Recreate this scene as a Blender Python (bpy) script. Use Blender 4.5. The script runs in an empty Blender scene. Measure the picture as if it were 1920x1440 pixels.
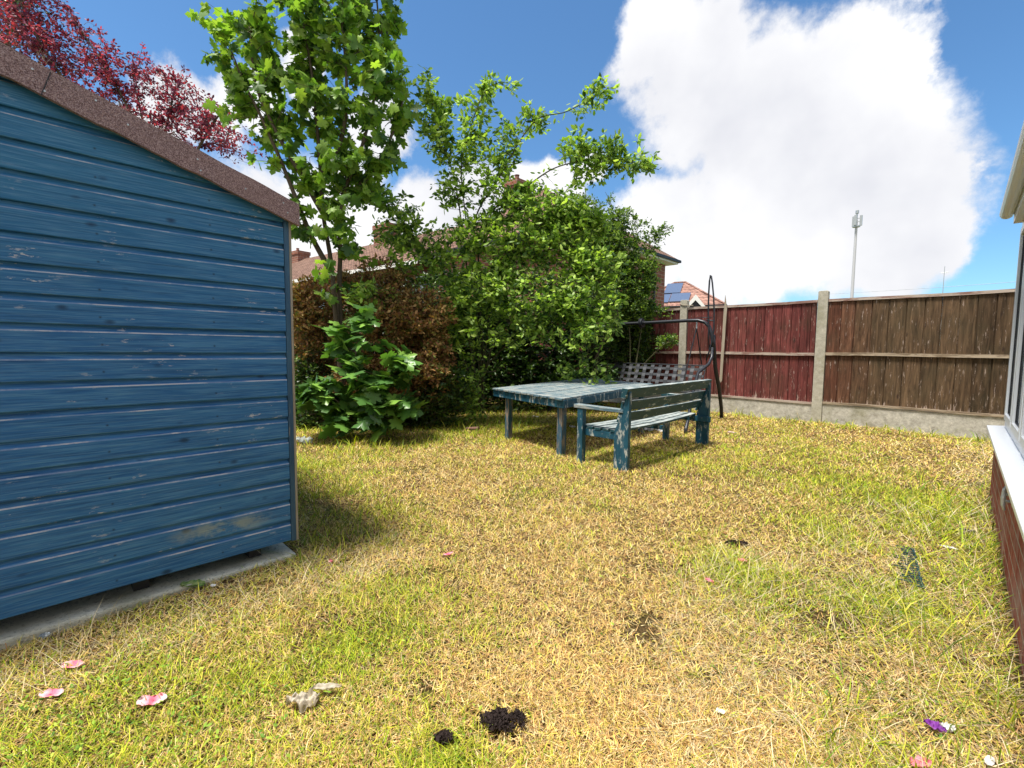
import bpy, bmesh, math, random
import numpy as np
from mathutils import Vector, Matrix, noise as mnoise
random.seed(7); rng = np.random.default_rng(11)
PI = math.pi
scene = bpy.context.scene
COL = scene.collection

# ---------------------------------------------------------------- camera
F, H = 860.0, 1.2
YAW, PITCH, ROLL = math.radians(44.4), math.atan(63/F), 0.010
cam_d = bpy.data.cameras.new('camera'); cam = bpy.data.objects.new('camera', cam_d)
COL.objects.link(cam); scene.camera = cam
cam_d.sensor_width = 36; cam_d.lens = 36*F/1920; cam_d.clip_end = 2000; cam_d.clip_start = 0.02
MR = Matrix.Rotation(YAW, 4, 'Z') @ Matrix.Rotation(PI/2-PITCH, 4, 'X') @ Matrix.Rotation(ROLL, 4, 'Z')
cam.matrix_world = Matrix.Translation((0, 0, H)) @ MR
R3 = np.array(MR.to_3x3()); CP = np.array([0, 0, H])
def ray(x, y): return R3 @ np.array([(x-960)/F, -(y-720)/F, -1.0])
def P(x, y, dep): return CP + ray(x, y)*dep            # point at a known depth
def G(x, y, z=0.0):                                    # point on the ground
    d = ray(x, y); return CP + d*(z-H)/d[2]

# ---------------------------------------------------------------- light
SUN_EL, SUN_AZ = math.radians(71), math.radians(193)   # azimuth of the sun, clockwise from +Y
world = bpy.data.worlds.new("World"); scene.world = world; world.use_nodes = True
wn, wl = world.node_tree.nodes, world.node_tree.links
wn.clear()
def N(nodes, t, **kw):
    n = nodes.new(t)
    for k, v in kw.items(): setattr(n, k, v)
    return n
wout = N(wn, 'ShaderNodeOutputWorld'); wbg = N(wn, 'ShaderNodeBackground'); wbg.inputs[1].default_value = 0.13
sky = N(wn, 'ShaderNodeTexSky', sky_type='NISHITA', sun_disc=False, sun_elevation=SUN_EL, sun_rotation=SUN_AZ)
sky.air_density = 1.0; sky.dust_density = 0.4; sky.ozone_density = 2.0
tint = N(wn, 'ShaderNodeMix', data_type='RGBA', blend_type='MULTIPLY'); tint.inputs[0].default_value = 1
tint.inputs[7].default_value = (0.45, 0.66, 0.78, 1)
wl.new(sky.outputs[0], tint.inputs[6])
tc = N(wn, 'ShaderNodeTexCoord')
def wnoise(scale, detail, rough=.55):
    n = N(wn, 'ShaderNodeTexNoise'); n.inputs['Scale'].default_value = scale
    n.inputs['Detail'].default_value = detail; n.inputs['Roughness'].default_value = rough
    wl.new(tc.outputs['Generated'], n.inputs['Vector']); return n
def vmath(op, a, b):
    n = N(wn, 'ShaderNodeVectorMath', operation=op)
    for i, v in enumerate((a, b)):
        if v is None: continue
        if isinstance(v, (tuple, float)): n.inputs[i].default_value = v
        else: wl.new(v, n.inputs[i])
    return n
def wmath(op, a, b=None, c=None, clamp=False):
    n = N(wn, 'ShaderNodeMath', operation=op, use_clamp=clamp)
    for i, v in enumerate((a, b, c)):
        if v is None: continue
        if isinstance(v, (int, float)): n.inputs[i].default_value = v
        else: wl.new(v, n.inputs[i])
    return n.outputs[0]
n1 = wnoise(3.2, 9, .62)
off = vmath('SUBTRACT', n1.outputs['Color'], (.5, .5, .5)).outputs[0]
sc_ = N(wn, 'ShaderNodeVectorMath', operation='SCALE'); wl.new(off, sc_.inputs[0]); sc_.inputs['Scale'].default_value = .28
warped = vmath('ADD', tc.outputs['Generated'], sc_.outputs[0]).outputs[0]
CLOUDS = [(1225,60,85),(1320,120,115),(1450,175,130),(1570,150,100),(1640,115,85),(1690,160,60),(1350,220,120),(1520,270,170),(1660,290,130),
          (1740,330,60),(1420,330,110),(1240,400,100),(1350,440,130),(1500,440,150),(1640,420,130),(1730,430,75),
          (1200,500,110),(1350,520,90),(1480,520,70),(1130,250,40),(1060,300,50),(1000,350,75),(900,400,110),(1080,430,90),(780,400,80),(640,390,110),
          (540,430,110),(450,190,60),(380,260,80),(300,300,70),(700,250,60),(560,130,60),(690,480,120),(250,450,140)]
dens = None
for (x, y, r) in CLOUDS:
    d = ray(x, y); dl = np.linalg.norm(d); d = d/dl; rr = r/F/dl*1.02
    dist = vmath('DISTANCE', warped, tuple(float(v) for v in d)).outputs['Value']
    v = wmath('SUBTRACT', 1.0, wmath('DIVIDE', dist, rr))
    if dens is None: dens = v
    else: dens = wmath('SMOOTH_MAX', dens, v, 0.12)
for (x, y, z, rr) in [(.3,-.7,.7,.6),(.8,.1,.5,.5),(-.2,-1,.2,.6),(-.9,-.5,.5,.30),(.9,-.4,.2,.5),(0,-.1,1,.35)]:     # unseen cloud added overhead and behind the camera for soft fill
    q = Vector((x, y, z)).normalized(); dist = vmath('DISTANCE', warped, tuple(q)).outputs['Value']
    dens = wmath('SMOOTH_MAX', dens, wmath('SUBTRACT', 1.0, wmath('DIVIDE', dist, rr)), .12)
n2 = wnoise(5, 12, .66)
dens = wmath('ADD', dens, wmath('MULTIPLY', wmath('SUBTRACT', n2.outputs['Fac'], .5), 1.1))
mr = N(wn, 'ShaderNodeMapRange', interpolation_type='SMOOTHSTEP'); wl.new(dens, mr.inputs[0])
mr.inputs[1].default_value = -.14; mr.inputs[2].default_value = .30
n3 = wnoise(3.4, 5, .5)
cr = N(wn, 'ShaderNodeValToRGB'); wl.new(n3.outputs['Fac'], cr.inputs[0])
cr.color_ramp.elements[0].position = .36; cr.color_ramp.elements[0].color = (3.5, 3.55, 3.8, 1)
cr.color_ramp.elements[1].position = .60; cr.color_ramp.elements[1].color = (4.6, 4.6, 4.65, 1)
cmix = N(wn, 'ShaderNodeMix', data_type='RGBA'); wl.new(mr.outputs[0], cmix.inputs[0])
wl.new(tint.outputs[2], cmix.inputs[6]); wl.new(cr.outputs[0], cmix.inputs[7])
wl.new(cmix.outputs[2], wbg.inputs[0]); wl.new(wbg.outputs[0], wout.inputs[0])

sun_d = bpy.data.lights.new('sun', 'SUN'); sun_d.energy = 4.3; sun_d.angle = math.radians(12); sun_d.color = (1, .95, .86)
sun = bpy.data.objects.new('sun', sun_d); COL.objects.link(sun)
sv = Vector((math.sin(SUN_AZ)*math.cos(SUN_EL), math.cos(SUN_AZ)*math.cos(SUN_EL), math.sin(SUN_EL)))
sun.rotation_euler = sv.to_track_quat('Z', 'Y').to_euler(); sun.location = sv*40
scene.view_settings.view_transform = 'Standard'; scene.view_settings.look = 'None'
scene.view_settings.gamma = 1; scene.view_settings.exposure = 0.85
scene.render.engine = 'CYCLES'
scene.cycles.max_bounces = 6; scene.cycles.transparent_max_bounces = 8

# ---------------------------------------------------------------- object helpers
def tag(o, label=None, cat=None, group=None, kind=None):
    if label: o['label'] = label
    if cat: o['category'] = cat
    if group: o['group'] = group
    if kind: o['kind'] = kind
    return o
def empty(name, loc=(0, 0, 0), rz=0.0):
    o = bpy.data.objects.new(name, None); COL.objects.link(o); o.location = loc; o.rotation_euler = (0, 0, rz)
    o.empty_display_size = .1
    return o
class MB:
    def __init__(s): s.v = []; s.f = []; s.c = []
    def add(s, vs, fs, col=None):
        b = len(s.v); s.v += [tuple(v) for v in vs]; s.f += [tuple(b+i for i in f) for f in fs]
        s.c += [col or (1, 1, 1)]*len(vs)
        return s
    def hexa(s, p, col=None):   # 8 points: bottom loop 4, top loop 4
        return s.add(p, [(3,2,1,0),(4,5,6,7),(0,1,5,4),(1,2,6,5),(2,3,7,6),(3,0,4,7)], col)
    def box(s, x0, x1, y0, y1, z0, z1, col=None):
        return s.hexa([(x0,y0,z0),(x1,y0,z0),(x1,y1,z0),(x0,y1,z0),(x0,y0,z1),(x1,y0,z1),(x1,y1,z1),(x0,y1,z1)], col)
    def prism(s, pts, axis, a0, a1, col=None):   # outline extruded along an axis
        n = len(pts)
        def mk(p, a):
            if axis == 'x': return (a, p[0], p[1])
            if axis == 'y': return (p[0], a, p[1])
            return (p[0], p[1], a)
        vs = [mk(p, a0) for p in pts]+[mk(p, a1) for p in pts]
        fs = [tuple(range(n-1, -1, -1)), tuple(range(n, 2*n))]+[(i, (i+1) % n, n+(i+1) % n, n+i) for i in range(n)]
        return s.add(vs, fs, col)
    def tube(s, pts, r, n=8, col=None):
        pts = [Vector(p) for p in pts]; m = len(pts)
        rs = r if isinstance(r, (list, tuple)) else [r]*m
        vs = []; up = Vector((0.13, .21, 1)).normalized()
        for i, p in enumerate(pts):
            t = (pts[min(i+1, m-1)]-pts[max(i-1, 0)]).normalized()
            a = t.cross(up)
            if a.length < .05: a = t.cross(Vector((1, 0, 0)))
            a.normalize(); b = t.cross(a)
            for k in range(n):
                an = 2*PI*k/n; vs.append(p+(a*math.cos(an)+b*math.sin(an))*rs[i])
        fs = [(i*n+k, i*n+(k+1) % n, (i+1)*n+(k+1) % n, (i+1)*n+k) for i in range(m-1) for k in range(n)]
        fs += [tuple(range(n-1, -1, -1)), tuple(range((m-1)*n, m*n))]
        return s.add(vs, fs, col)
    def beam(s, a, b, w, h, up=(0, 0, 1), col=None):
        a, b, up = Vector(a), Vector(b), Vector(up); t = (b-a).normalized()
        sd = t.cross(up).normalized(); u = sd.cross(t)
        p = []
        for q in (a, b): p += [q-sd*w/2-u*h/2, q+sd*w/2-u*h/2, q+sd*w/2+u*h/2, q-sd*w/2+u*h/2]
        return s.hexa(p, col)
    def build(s, name, mat, parent=None, smooth=False, bevel=0.0, fix=True):
        me = bpy.data.meshes.new(name); me.from_pydata(s.v, [], s.f)
        ca = me.color_attributes.new('Col', 'FLOAT_COLOR', 'POINT')
        ca.data.foreach_set('color', [x for c in s.c for x in (c[0], c[1], c[2], 1.0)])
        if fix:
            bm = bmesh.new(); bm.from_mesh(me); bmesh.ops.recalc_face_normals(bm, faces=bm.faces); bm.to_mesh(me); bm.free()
        if smooth: me.polygons.foreach_set('use_smooth', [True]*len(me.polygons))
        me.materials.append(mat); me.update()
        o = bpy.data.objects.new(name, me); COL.objects.link(o)
        if parent is not None: o.parent = parent
        if bevel:
            b = o.modifiers.new('bevel', 'BEVEL'); b.width = bevel; b.segments = 2; b.limit_method = 'ANGLE'
        return o
def np_mesh(name, V, T, mat, parent=None, cols=None, smooth=False):
    me = bpy.data.meshes.new(name); nv, nt = len(V), len(T)
    me.vertices.add(nv); me.vertices.foreach_set('co', V.astype(np.float32).ravel())
    me.loops.add(nt*3); me.loops.foreach_set('vertex_index', T.astype(np.int32).ravel())
    me.polygons.add(nt); me.polygons.foreach_set('loop_start', np.arange(0, nt*3, 3, dtype=np.int32))
    me.polygons.foreach_set('loop_total', np.full(nt, 3, dtype=np.int32))
    if smooth: me.polygons.foreach_set('use_smooth', np.ones(nt, dtype=bool))
    if cols is not None:
        ca = me.color_attributes.new('Col', 'FLOAT_COLOR', 'POINT')
        c4 = np.ones((nv, 4), np.float32); c4[:, :3] = cols; ca.data.foreach_set('color', c4.ravel())
    me.materials.append(mat); me.update(calc_edges=True); me.validate()
    o = bpy.data.objects.new(name, me); COL.objects.link(o)
    if parent is not None: o.parent = parent
    return o

# ---------------------------------------------------------------- materials
class MT:
    def __init__(s, name, rough=.7, spec=.3):
        s.m = bpy.data.materials.new(name); s.m.use_nodes = True
        s.n, s.l = s.m.node_tree.nodes, s.m.node_tree.links
        s.b = s.n['Principled BSDF']; s.out = s.n['Material Output']
        s.b.inputs['Roughness'].default_value = rough; s.b.inputs['Specular IOR Level'].default_value = spec
        s.tc = s.n.new('ShaderNodeTexCoord')
    def set(s, sock, v):
        if isinstance(v, bpy.types.NodeSocket): s.l.new(v, sock)
        elif isinstance(v, tuple) and len(v) == 3 and sock.type == 'RGBA': sock.default_value = (*v, 1)
        else: sock.default_value = v
    def coord(s, scale=(1, 1, 1), src='Object', rot=(0, 0, 0)):
        m = s.n.new('ShaderNodeMapping'); m.inputs['Scale'].default_value = scale; m.inputs['Rotation'].default_value = rot
        s.l.new(s.tc.outputs[src], m.inputs[0]); return m.outputs[0]
    def pos(s): return s.n.new('ShaderNodeNewGeometry').outputs['Position']
    def noise(s, vec, scale=5, detail=5, rough=.55, dist=0):
        n = s.n.new('ShaderNodeTexNoise'); s.l.new(vec, n.inputs['Vector'])
        for k, v in (('Scale', scale), ('Detail', detail), ('Roughness', rough), ('Distortion', dist)): n.inputs[k].default_value = v
        return n.outputs['Fac']
    def ramp(s, fac, stops, interp='LINEAR'):
        r = s.n.new('ShaderNodeValToRGB'); s.l.new(fac, r.inputs[0]); cr = r.color_ramp; cr.interpolation = interp
        while len(cr.elements) < len(stops): cr.elements.new(.5)
        for e, (p, c) in zip(cr.elements, stops):
            e.position = p; e.color = (*c, 1) if isinstance(c, tuple) else (c, c, c, 1)
        return r.outputs[0]
    def mix(s, fac, a, b, mode='MIX'):
        n = s.n.new('ShaderNodeMix'); n.data_type = 'RGBA'; n.blend_type = mode
        s.set(n.inputs[0], fac); s.set(n.inputs[6], a); s.set(n.inputs[7], b); return n.outputs[2]
    def math(s, op, a, b=None, c=None, clamp=False):
        n = s.n.new('ShaderNodeMath'); n.operation = op; n.use_clamp = clamp
        for i, v in enumerate((a, b, c)):
            if v is not None: s.set(n.inputs[i], v)
        return n.outputs[0]
    def attr(s, name='Col'):
        n = s.n.new('ShaderNodeAttribute'); n.attribute_name = name; return n.outputs['Color']
    def sep(s, v):
        n = s.n.new('ShaderNodeSeparateXYZ'); s.l.new(v, n.inputs[0]); return n.outputs
    def comb(s, x, y, z=0.0):
        n = s.n.new('ShaderNodeCombineXYZ')
        for i, v in enumerate((x, y, z)): s.set(n.inputs[i], v)
        return n.outputs[0]
    def bump(s, h, dist=.005, strength=.6):
        n = s.n.new('ShaderNodeBump'); n.inputs['Distance'].default_value = dist; n.inputs['Strength'].default_value = strength
        s.l.new(h, n.inputs['Height']); s.l.new(n.outputs[0], s.b.inputs['Normal']); return s
    def base(s, c): s.set(s.b.inputs['Base Color'], c); return s

PITCH_B, Z0 = 0.1185, 0.105        # shed boards: pitch and lowest edge
def shed_paint():
    t = MT('shed_blue_paint', .5, .4); c = t.tc.outputs['Object']; x, y, z = t.sep(c)
    k = t.math('DIVIDE', t.math('SUBTRACT', z, Z0), PITCH_B); fr = t.math('FRACT', k); fl = t.math('FLOOR', k)
    bvec = t.comb(t.math('MULTIPLY', y, 1.0), t.math('MULTIPLY', z, 26.0), t.math('MULTIPLY', fl, 3.7))
    grain = t.noise(bvec, 3.2, 7, .62, .6)
    fine = t.noise(t.comb(t.math('MULTIPLY', y, 6.0), t.math('MULTIPLY', z, 170.0), fl), 1.0, 4, .6)
    tone = t.noise(t.comb(y, fl, 0.0), 1.7, 2)
    colr = t.ramp(grain, [(.30, (.009, .062, .170)), (.46, (.022, .130, .330)), (.56, (.040, .180, .400)), (.70, (.10, .29, .50))])
    colr = t.mix(t.math('MULTIPLY', tone, .6), colr, (.012, .095, .270))
    big = t.noise(t.coord((1, 1, 1)), 1.1, 3)
    teal = t.ramp(t.math('ADD', t.math('MULTIPLY', z, .42), t.math('MULTIPLY', big, .3)), [(.62, 0.0), (.95, .55)])
    colr = t.mix(teal, colr, (.014, .140, .230))
    colr = t.mix(t.ramp(fine, [(.45, 0.0), (.68, .6)]), colr, (.12, .28, .44))
    # knots: small darker ovals
    vo = t.n.new('ShaderNodeTexVoronoi'); t.l.new(t.comb(t.math('MULTIPLY', y, 5.2), t.math('MULTIPLY', z, 9.5), fl), vo.inputs['Vector'])
    vo.inputs['Scale'].default_value = 1.0
    kn = t.ramp(t.math('ADD', vo.outputs['Distance'], t.math('MULTIPLY', grain, .10)), [(.10, .9), (.19, 0.0)])
    colr = t.mix(kn, colr, (.006, .035, .09))
    # worn chips and board shoulders; the shoulders' base tone also paints in bevel highlights
    edge = t.math('COMPARE', fr, .757, .024)
    wear = t.noise(t.comb(t.math('MULTIPLY', y, 3.0), t.math('MULTIPLY', z, 5.0), fl), 1.5, 8, .7)
    lowy = t.ramp(y, [(0.0, .0), (.95, .08)])
    em = t.math('MULTIPLY', edge, t.ramp(t.math('ADD', wear, lowy), [(.40, .14), (.52, .34), (.61, .95)]), clamp=True)
    chips = t.ramp(t.noise(t.comb(t.math('MULTIPLY', y, 11.0), t.math('MULTIPLY', z, 42.0), fl), 1.0, 6, .7), [(.60, 0.0), (.64, .85)])
    area = t.ramp(t.noise(t.comb(t.math('MULTIPLY', y, 2.6), t.math('MULTIPLY', z, 3.0), 5.0), 1.0, 2), [(.52, 0.0), (.64, 1.0)])
    chips = t.math('MULTIPLY', chips, area)
    pale = t.mix(wear, (.50, .58, .66), (.62, .52, .46))
    colr = t.mix(em, colr, pale); colr = t.mix(chips, colr, pale)
    # nail heads in rows over the studs
    ny = t.math('MULTIPLY', t.math('ABSOLUTE', t.math('SUBTRACT', t.math('FRACT', t.math('DIVIDE', t.math('ADD', y, t.math('MULTIPLY', tone, .05)), .42)), .5)), .42)
    nz_ = t.math('MULTIPLY', t.math('ABSOLUTE', t.math('SUBTRACT', fr, .30)), PITCH_B)
    nd = t.math('SQRT', t.math('ADD', t.math('MULTIPLY', ny, ny), t.math('MULTIPLY', nz_, nz_)))
    colr = t.mix(t.ramp(nd, [(.0030, .9), (.0045, 0.0)]), colr, (.012, .02, .03))
    # one greenish scuffed patch near the bottom right
    dy = t.math('SUBTRACT', y, .62); dz = t.math('SUBTRACT', z, .27)
    rr = t.math('ADD', t.math('MULTIPLY', dy, t.math('MULTIPLY', dy, 14.0)), t.math('MULTIPLY', dz, t.math('MULTIPLY', dz, 240.0)))
    pm = t.math('MULTIPLY', t.ramp(rr, [(.1, .7), (1.0, 0.0)]), t.ramp(wear, [(.46, 0.0), (.56, .8)]))
    colr = t.mix(pm, colr, (.40, .42, .30))
    t.base(colr).bump(t.math('ADD', t.math('MULTIPLY', grain, .6), t.math('MULTIPLY', fine, .3)), .0025, .8)
    t.set(t.b.inputs['Roughness'], t.ramp(grain, [(.3, .50), (.7, .70)]))
    return t.m
def painted_wood(name, c0, c1, pale, amount, stretch, rough=.5, up_worn=False):
    t = MT(name, rough, .35); v = t.coord(stretch)
    g = t.noise(v, 3, 8, .65, .4); w = t.noise(t.coord(tuple(a*.55 for a in stretch)), 3.3, 8, .72)
    colr = t.ramp(g, [(.3, c0), (.68, c1)])
    thr = t.ramp(w, [(1-amount-.04, 0.0), (1-amount+.03, 1.0)])
    if up_worn:
        nz = t.sep(t.n.new('ShaderNodeNewGeometry').outputs['Normal'])[2]
        thr = t.math('MAXIMUM', thr, t.math('MULTIPLY', t.ramp(nz, [(.5, 0.0), (.8, 1.0)]), t.ramp(w, [(.36, .05), (.56, .95)])))
    colr = t.mix(thr, colr, t.mix(g, pale, tuple(a*.55 for a in pale)))
    t.base(colr).bump(t.math('ADD', g, w), .003, .7); return t.m
def fence_wood():
    t = MT('fence_board_stain', .85, .15); col = t.attr()
    vs_ = t.n.new('ShaderNodeVectorMath'); vs_.operation = 'SCALE'; t.l.new(col, vs_.inputs[0]); vs_.inputs['Scale'].default_value = 91.0
    vadd = t.n.new('ShaderNodeVectorMath'); vadd.operation = 'ADD'; t.l.new(vs_.outputs[0], vadd.inputs[0]); t.l.new(t.coord((9, 9, .8)), vadd.inputs[1])
    g = t.noise(vadd.outputs[0], 3, 8, .66, .8); b = t.noise(t.coord((1, 1, 1)), 2.2, 5)
    c = t.mix(1.0, col, t.ramp(g, [(.32, .38), (.5, .85), (.70, 1.55)]), 'MULTIPLY')
    c = t.mix(t.ramp(b, [(.45, 0.0), (.75, .45)]), c, (.045, .045, .025))
    vo = t.n.new('ShaderNodeTexVoronoi'); t.l.new(t.coord((6, 6, 2.2)), vo.inputs['Vector']); vo.inputs['Scale'].default_value = 1.0
    c = t.mix(t.ramp(vo.outputs['Distance'], [(.05, .8), (.12, 0.0)]), c, (.03, .018, .014))
    sc = t.noise(t.coord((20, 20, 3)), 2, 7, .7); z = t.sep(t.pos())[2]
    low = t.ramp(z, [(.30, .11), (.48, 0.0)])
    c = t.mix(t.ramp(t.math('ADD', sc, low), [(.60, 0.0), (.68, .7)]), c, (.46, .36, .31))
    t.base(c).bump(g, .004, .9); return t.m
def concrete(name, c0, c1, sc=9):
    t = MT(name, .95, .1); v = t.coord()
    a = t.noise(v, sc, 9, .72); b = t.noise(v, sc*14, 3, .6)
    c = t.ramp(a, [(.3, c0), (.66, c1)]); c = t.mix(t.ramp(b, [(.56, 0.0), (.66, .6)]), c, tuple(x*.35 for x in c0))
    mo = t.noise(v, 2.3, 5); c = t.mix(t.ramp(mo, [(.52, 0.0), (.7, .55)]), c, (.20, .19, .10))
    t.base(c).bump(t.math('ADD', a, b), .006, .8); return t.m
def brick(name, c1, c2, mortar, rough=.9, scale=1.0, wash=0.0):
    t = MT(name, rough, .15); x, y, z = t.sep(t.tc.outputs['Object'])
    v = t.comb(t.math('ADD', x, y), z)
    bt = t.n.new('ShaderNodeTexBrick'); t.l.new(v, bt.inputs['Vector'])
    for k, q in (('Color1', (*c1, 1)), ('Color2', (*c2, 1)), ('Mortar', (*mortar, 1)), ('Scale', 1.0), ('Mortar Size', .006*scale), ('Mortar Smooth', .2), ('Bias', 0.0), ('Brick Width', .225*scale), ('Row Height', .075*scale)):
        bt.inputs[k].default_value = q
    g = t.noise(t.coord(), 30, 5, .7); gg = t.noise(t.coord(), 4, 4)
    c = t.mix(1.0, bt.outputs['Color'], t.ramp(g, [(.3, .6), (.7, 1.3)]), 'MULTIPLY')
    c = t.mix(t.math('MULTIPLY', t.ramp(gg, [(.45, 0.0), (.7, 1.0)]), wash), c, (.5, .42, .38))
    h = t.math('SUBTRACT', t.math('MULTIPLY', g, .4), bt.outputs['Fac'])
    t.base(c).bump(h, .006, .8); return t.m
def tiles(name, c0, c1, c2, row=.17, wid=.25):
    t = MT(name, .9, .1); x, y, z = t.sep(t.tc.outputs['Object'])
    bt = t.n.new('ShaderNodeTexBrick'); t.l.new(t.comb(t.math('ADD', x, y), z), bt.inputs['Vector'])
    for k, q in (('Color1', (*c0, 1)), ('Color2', (*c1, 1)), ('Mortar', (*c2, 1)), ('Scale', 1.0), ('Mortar Size', .022), ('Mortar Smooth', .6), ('Bias', 0.0), ('Brick Width', wid), ('Row Height', row)):
        bt.inputs[k].default_value = q
    g = t.noise(t.coord(), 3, 6, .65)
    t.base(t.mix(1.0, bt.outputs['Color'], t.ramp(g, [(.3, .7), (.7, 1.35)]), 'MULTIPLY')); 
    t.bump(t.math('MULTIPLY', bt.outputs['Fac'], -1.0), .03, .8); return t.m
def plain(name, c, rough=.6, spec=.3, metal=0.0, var=.25, sc=20):
    t = MT(name, rough, spec); t.b.inputs['Metallic'].default_value = metal
    g = t.noise(t.coord(), sc, 6, .65)
    t.base(t.mix(g, tuple(x*(1-var) for x in c), tuple(min(1, x*(1+var)) for x in c))); t.bump(g, .001, .4); return t.m
def leafmat(name, trans=.4, rough=.45):
    t = MT(name, rough, .35); col = t.attr()
    d = t.b; t.base(col)
    tr = t.n.new('ShaderNodeBsdfTranslucent'); t.l.new(t.mix(1.0, col, (1.3, 1.4, .6), 'MULTIPLY'), tr.inputs[0])
    mx = t.n.new('ShaderNodeMixShader'); mx.inputs[0].default_value = trans
    t.l.new(d.outputs[0], mx.inputs[1]); t.l.new(tr.outputs[0], mx.inputs[2]); t.l.new(mx.outputs[0], t.out.inputs[0]); return t.m

M = dict(
    shed=shed_paint(),
    trim=painted_wood('shed_corner_trim', (.02, .06, .12), (.05, .12, .2), (.38, .32, .24), .38, (8, 8, 1)),
    teal=painted_wood('blue_green_flaking_paint', (.006, .045, .078), (.013, .078, .118), (.50, .52, .48), .415, (9, 9, 3)),
    benchp=painted_wood('dark_teal_flaking_paint', (.007, .042, .056), (.014, .064, .082), (.50, .54, .52), .385, (12, 3, 12), up_worn=True),
    tabtop=painted_wood('weathered_blue_table_boards', (.03, .08, .115), (.11, .17, .20), (.36, .38, .36), .49, (2.2, 16, 16), .7),
    leg=painted_wood('blue_paint_bare_timber_legs', (.012, .060, .105), (.036, .10, .155), (.34, .26, .19), .46, (14, 14, 2.2)),
    rail=painted_wood('worn_red_rail', (.15, .07, .06), (.28, .17, .14), (.52, .43, .36), .52, (1.4, 12, 12), .85),
    railb=painted_wood('worn_brown_rail', (.12, .085, .055), (.24, .18, .12), (.46, .37, .27), .5, (1.4, 12, 12), .85),
    fence=fence_wood(), conc=concrete('fence_concrete', (.30, .28, .22), (.52, .49, .41), 14),
    gravel=concrete('gravel_board_concrete', (.28, .26, .22), (.60, .57, .50), 16), slab=concrete('slab_concrete', (.46, .43, .33), (.68, .65, .53), 6),
    redbrick=brick('red_brick', (.30, .06, .045), (.38, .10, .07), (.44, .33, .28), .85, 1.12, .45),
    housebrick=brick('house_brick', (.30, .11, .07), (.20, .08, .06), (.34, .27, .22), .9, 2.1, .1),
    roofA=tiles('brown_roof_tiles', (.17, .10, .075), (.22, .135, .10), (.05, .035, .03)),
    roofC=tiles('orange_roof_tiles', (.27, .15, .12), (.34, .20, .16), (.10, .06, .05), .3, .36),
    upvc=plain('white_upvc', (.66, .69, .73), .3, .5, 0, .03), white=plain('white_paint', (.75, .74, .72), .6, .3, 0, .08),
    dark=plain('dark_painted_timber', (.03, .03, .035), .5), black=plain('black_steel_tube', (.022, .024, .030), .38, .5, .2, .4),
    strap=plain('grey_steel_straps', (.055, .058, .065), .38, .6, .1, .9, 7), galv=plain('grey_metal', (.42, .45, .46), .4, .5, .6, .3),
    pole=plain('pale_mast_steel', (.50, .50, .53), .6), stake=painted_wood('grey_weathered_stake', (.24, .20, .15), (.42, .36, .28), (.55, .48, .38), .4, (14, 14, 1), .9),
    bark=plain('grey_brown_bark', (.11, .085, .06), .9, .1, 0, .5, 25), barkg=plain('green_brown_bark', (.10, .095, .05), .9, .1, 0, .5, 25),
    twig=plain('pale_dead_twigs', (.30, .25, .19), .9, .1, 0, .3, 30),
    leaf=leafmat('leaf_green', .42), leafd=leafmat('leaf_glossy_dark', .25, .35), leafp=leafmat('leaf_purple', .35, .5), leafb=leafmat('leaf_rust', .25, .7),
    grass=leafmat('grass_blades', .25, .7),
)
def felt():
    t = MT('mineral_roofing_felt', .95, .1); v = t.coord()
    a = t.noise(v, 260, 3, .7); b = t.noise(v, 3, 4)
    c = t.ramp(a, [(.36, (.09, .05, .05)), (.5, (.29, .185, .175)), (.64, (.52, .38, .36))])
    c = t.mix(t.ramp(b, [(.4, 0.0), (.7, .35)]), c, (.30, .20, .18)); t.base(c).bump(a, .004, 1.0); return t.m
M['felt'] = felt()
def glass():
    t = MT('window_glass', .03, .8); t.base((.80, .86, .90)); t.b.inputs['Transmission Weight'].default_value = .85
    t.b.inputs['IOR'].default_value = 1.45; return t.m
M['glass'] = glass()
def panelmat():
    t = MT('solar_glass', .08, .9); x, y, z = t.sep(t.tc.outputs['Object'])
    t.base((.10, .13, .20)); t.b.inputs['Coat Weight'].default_value = .8; return t.m
M['solar'] = panelmat()

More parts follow.
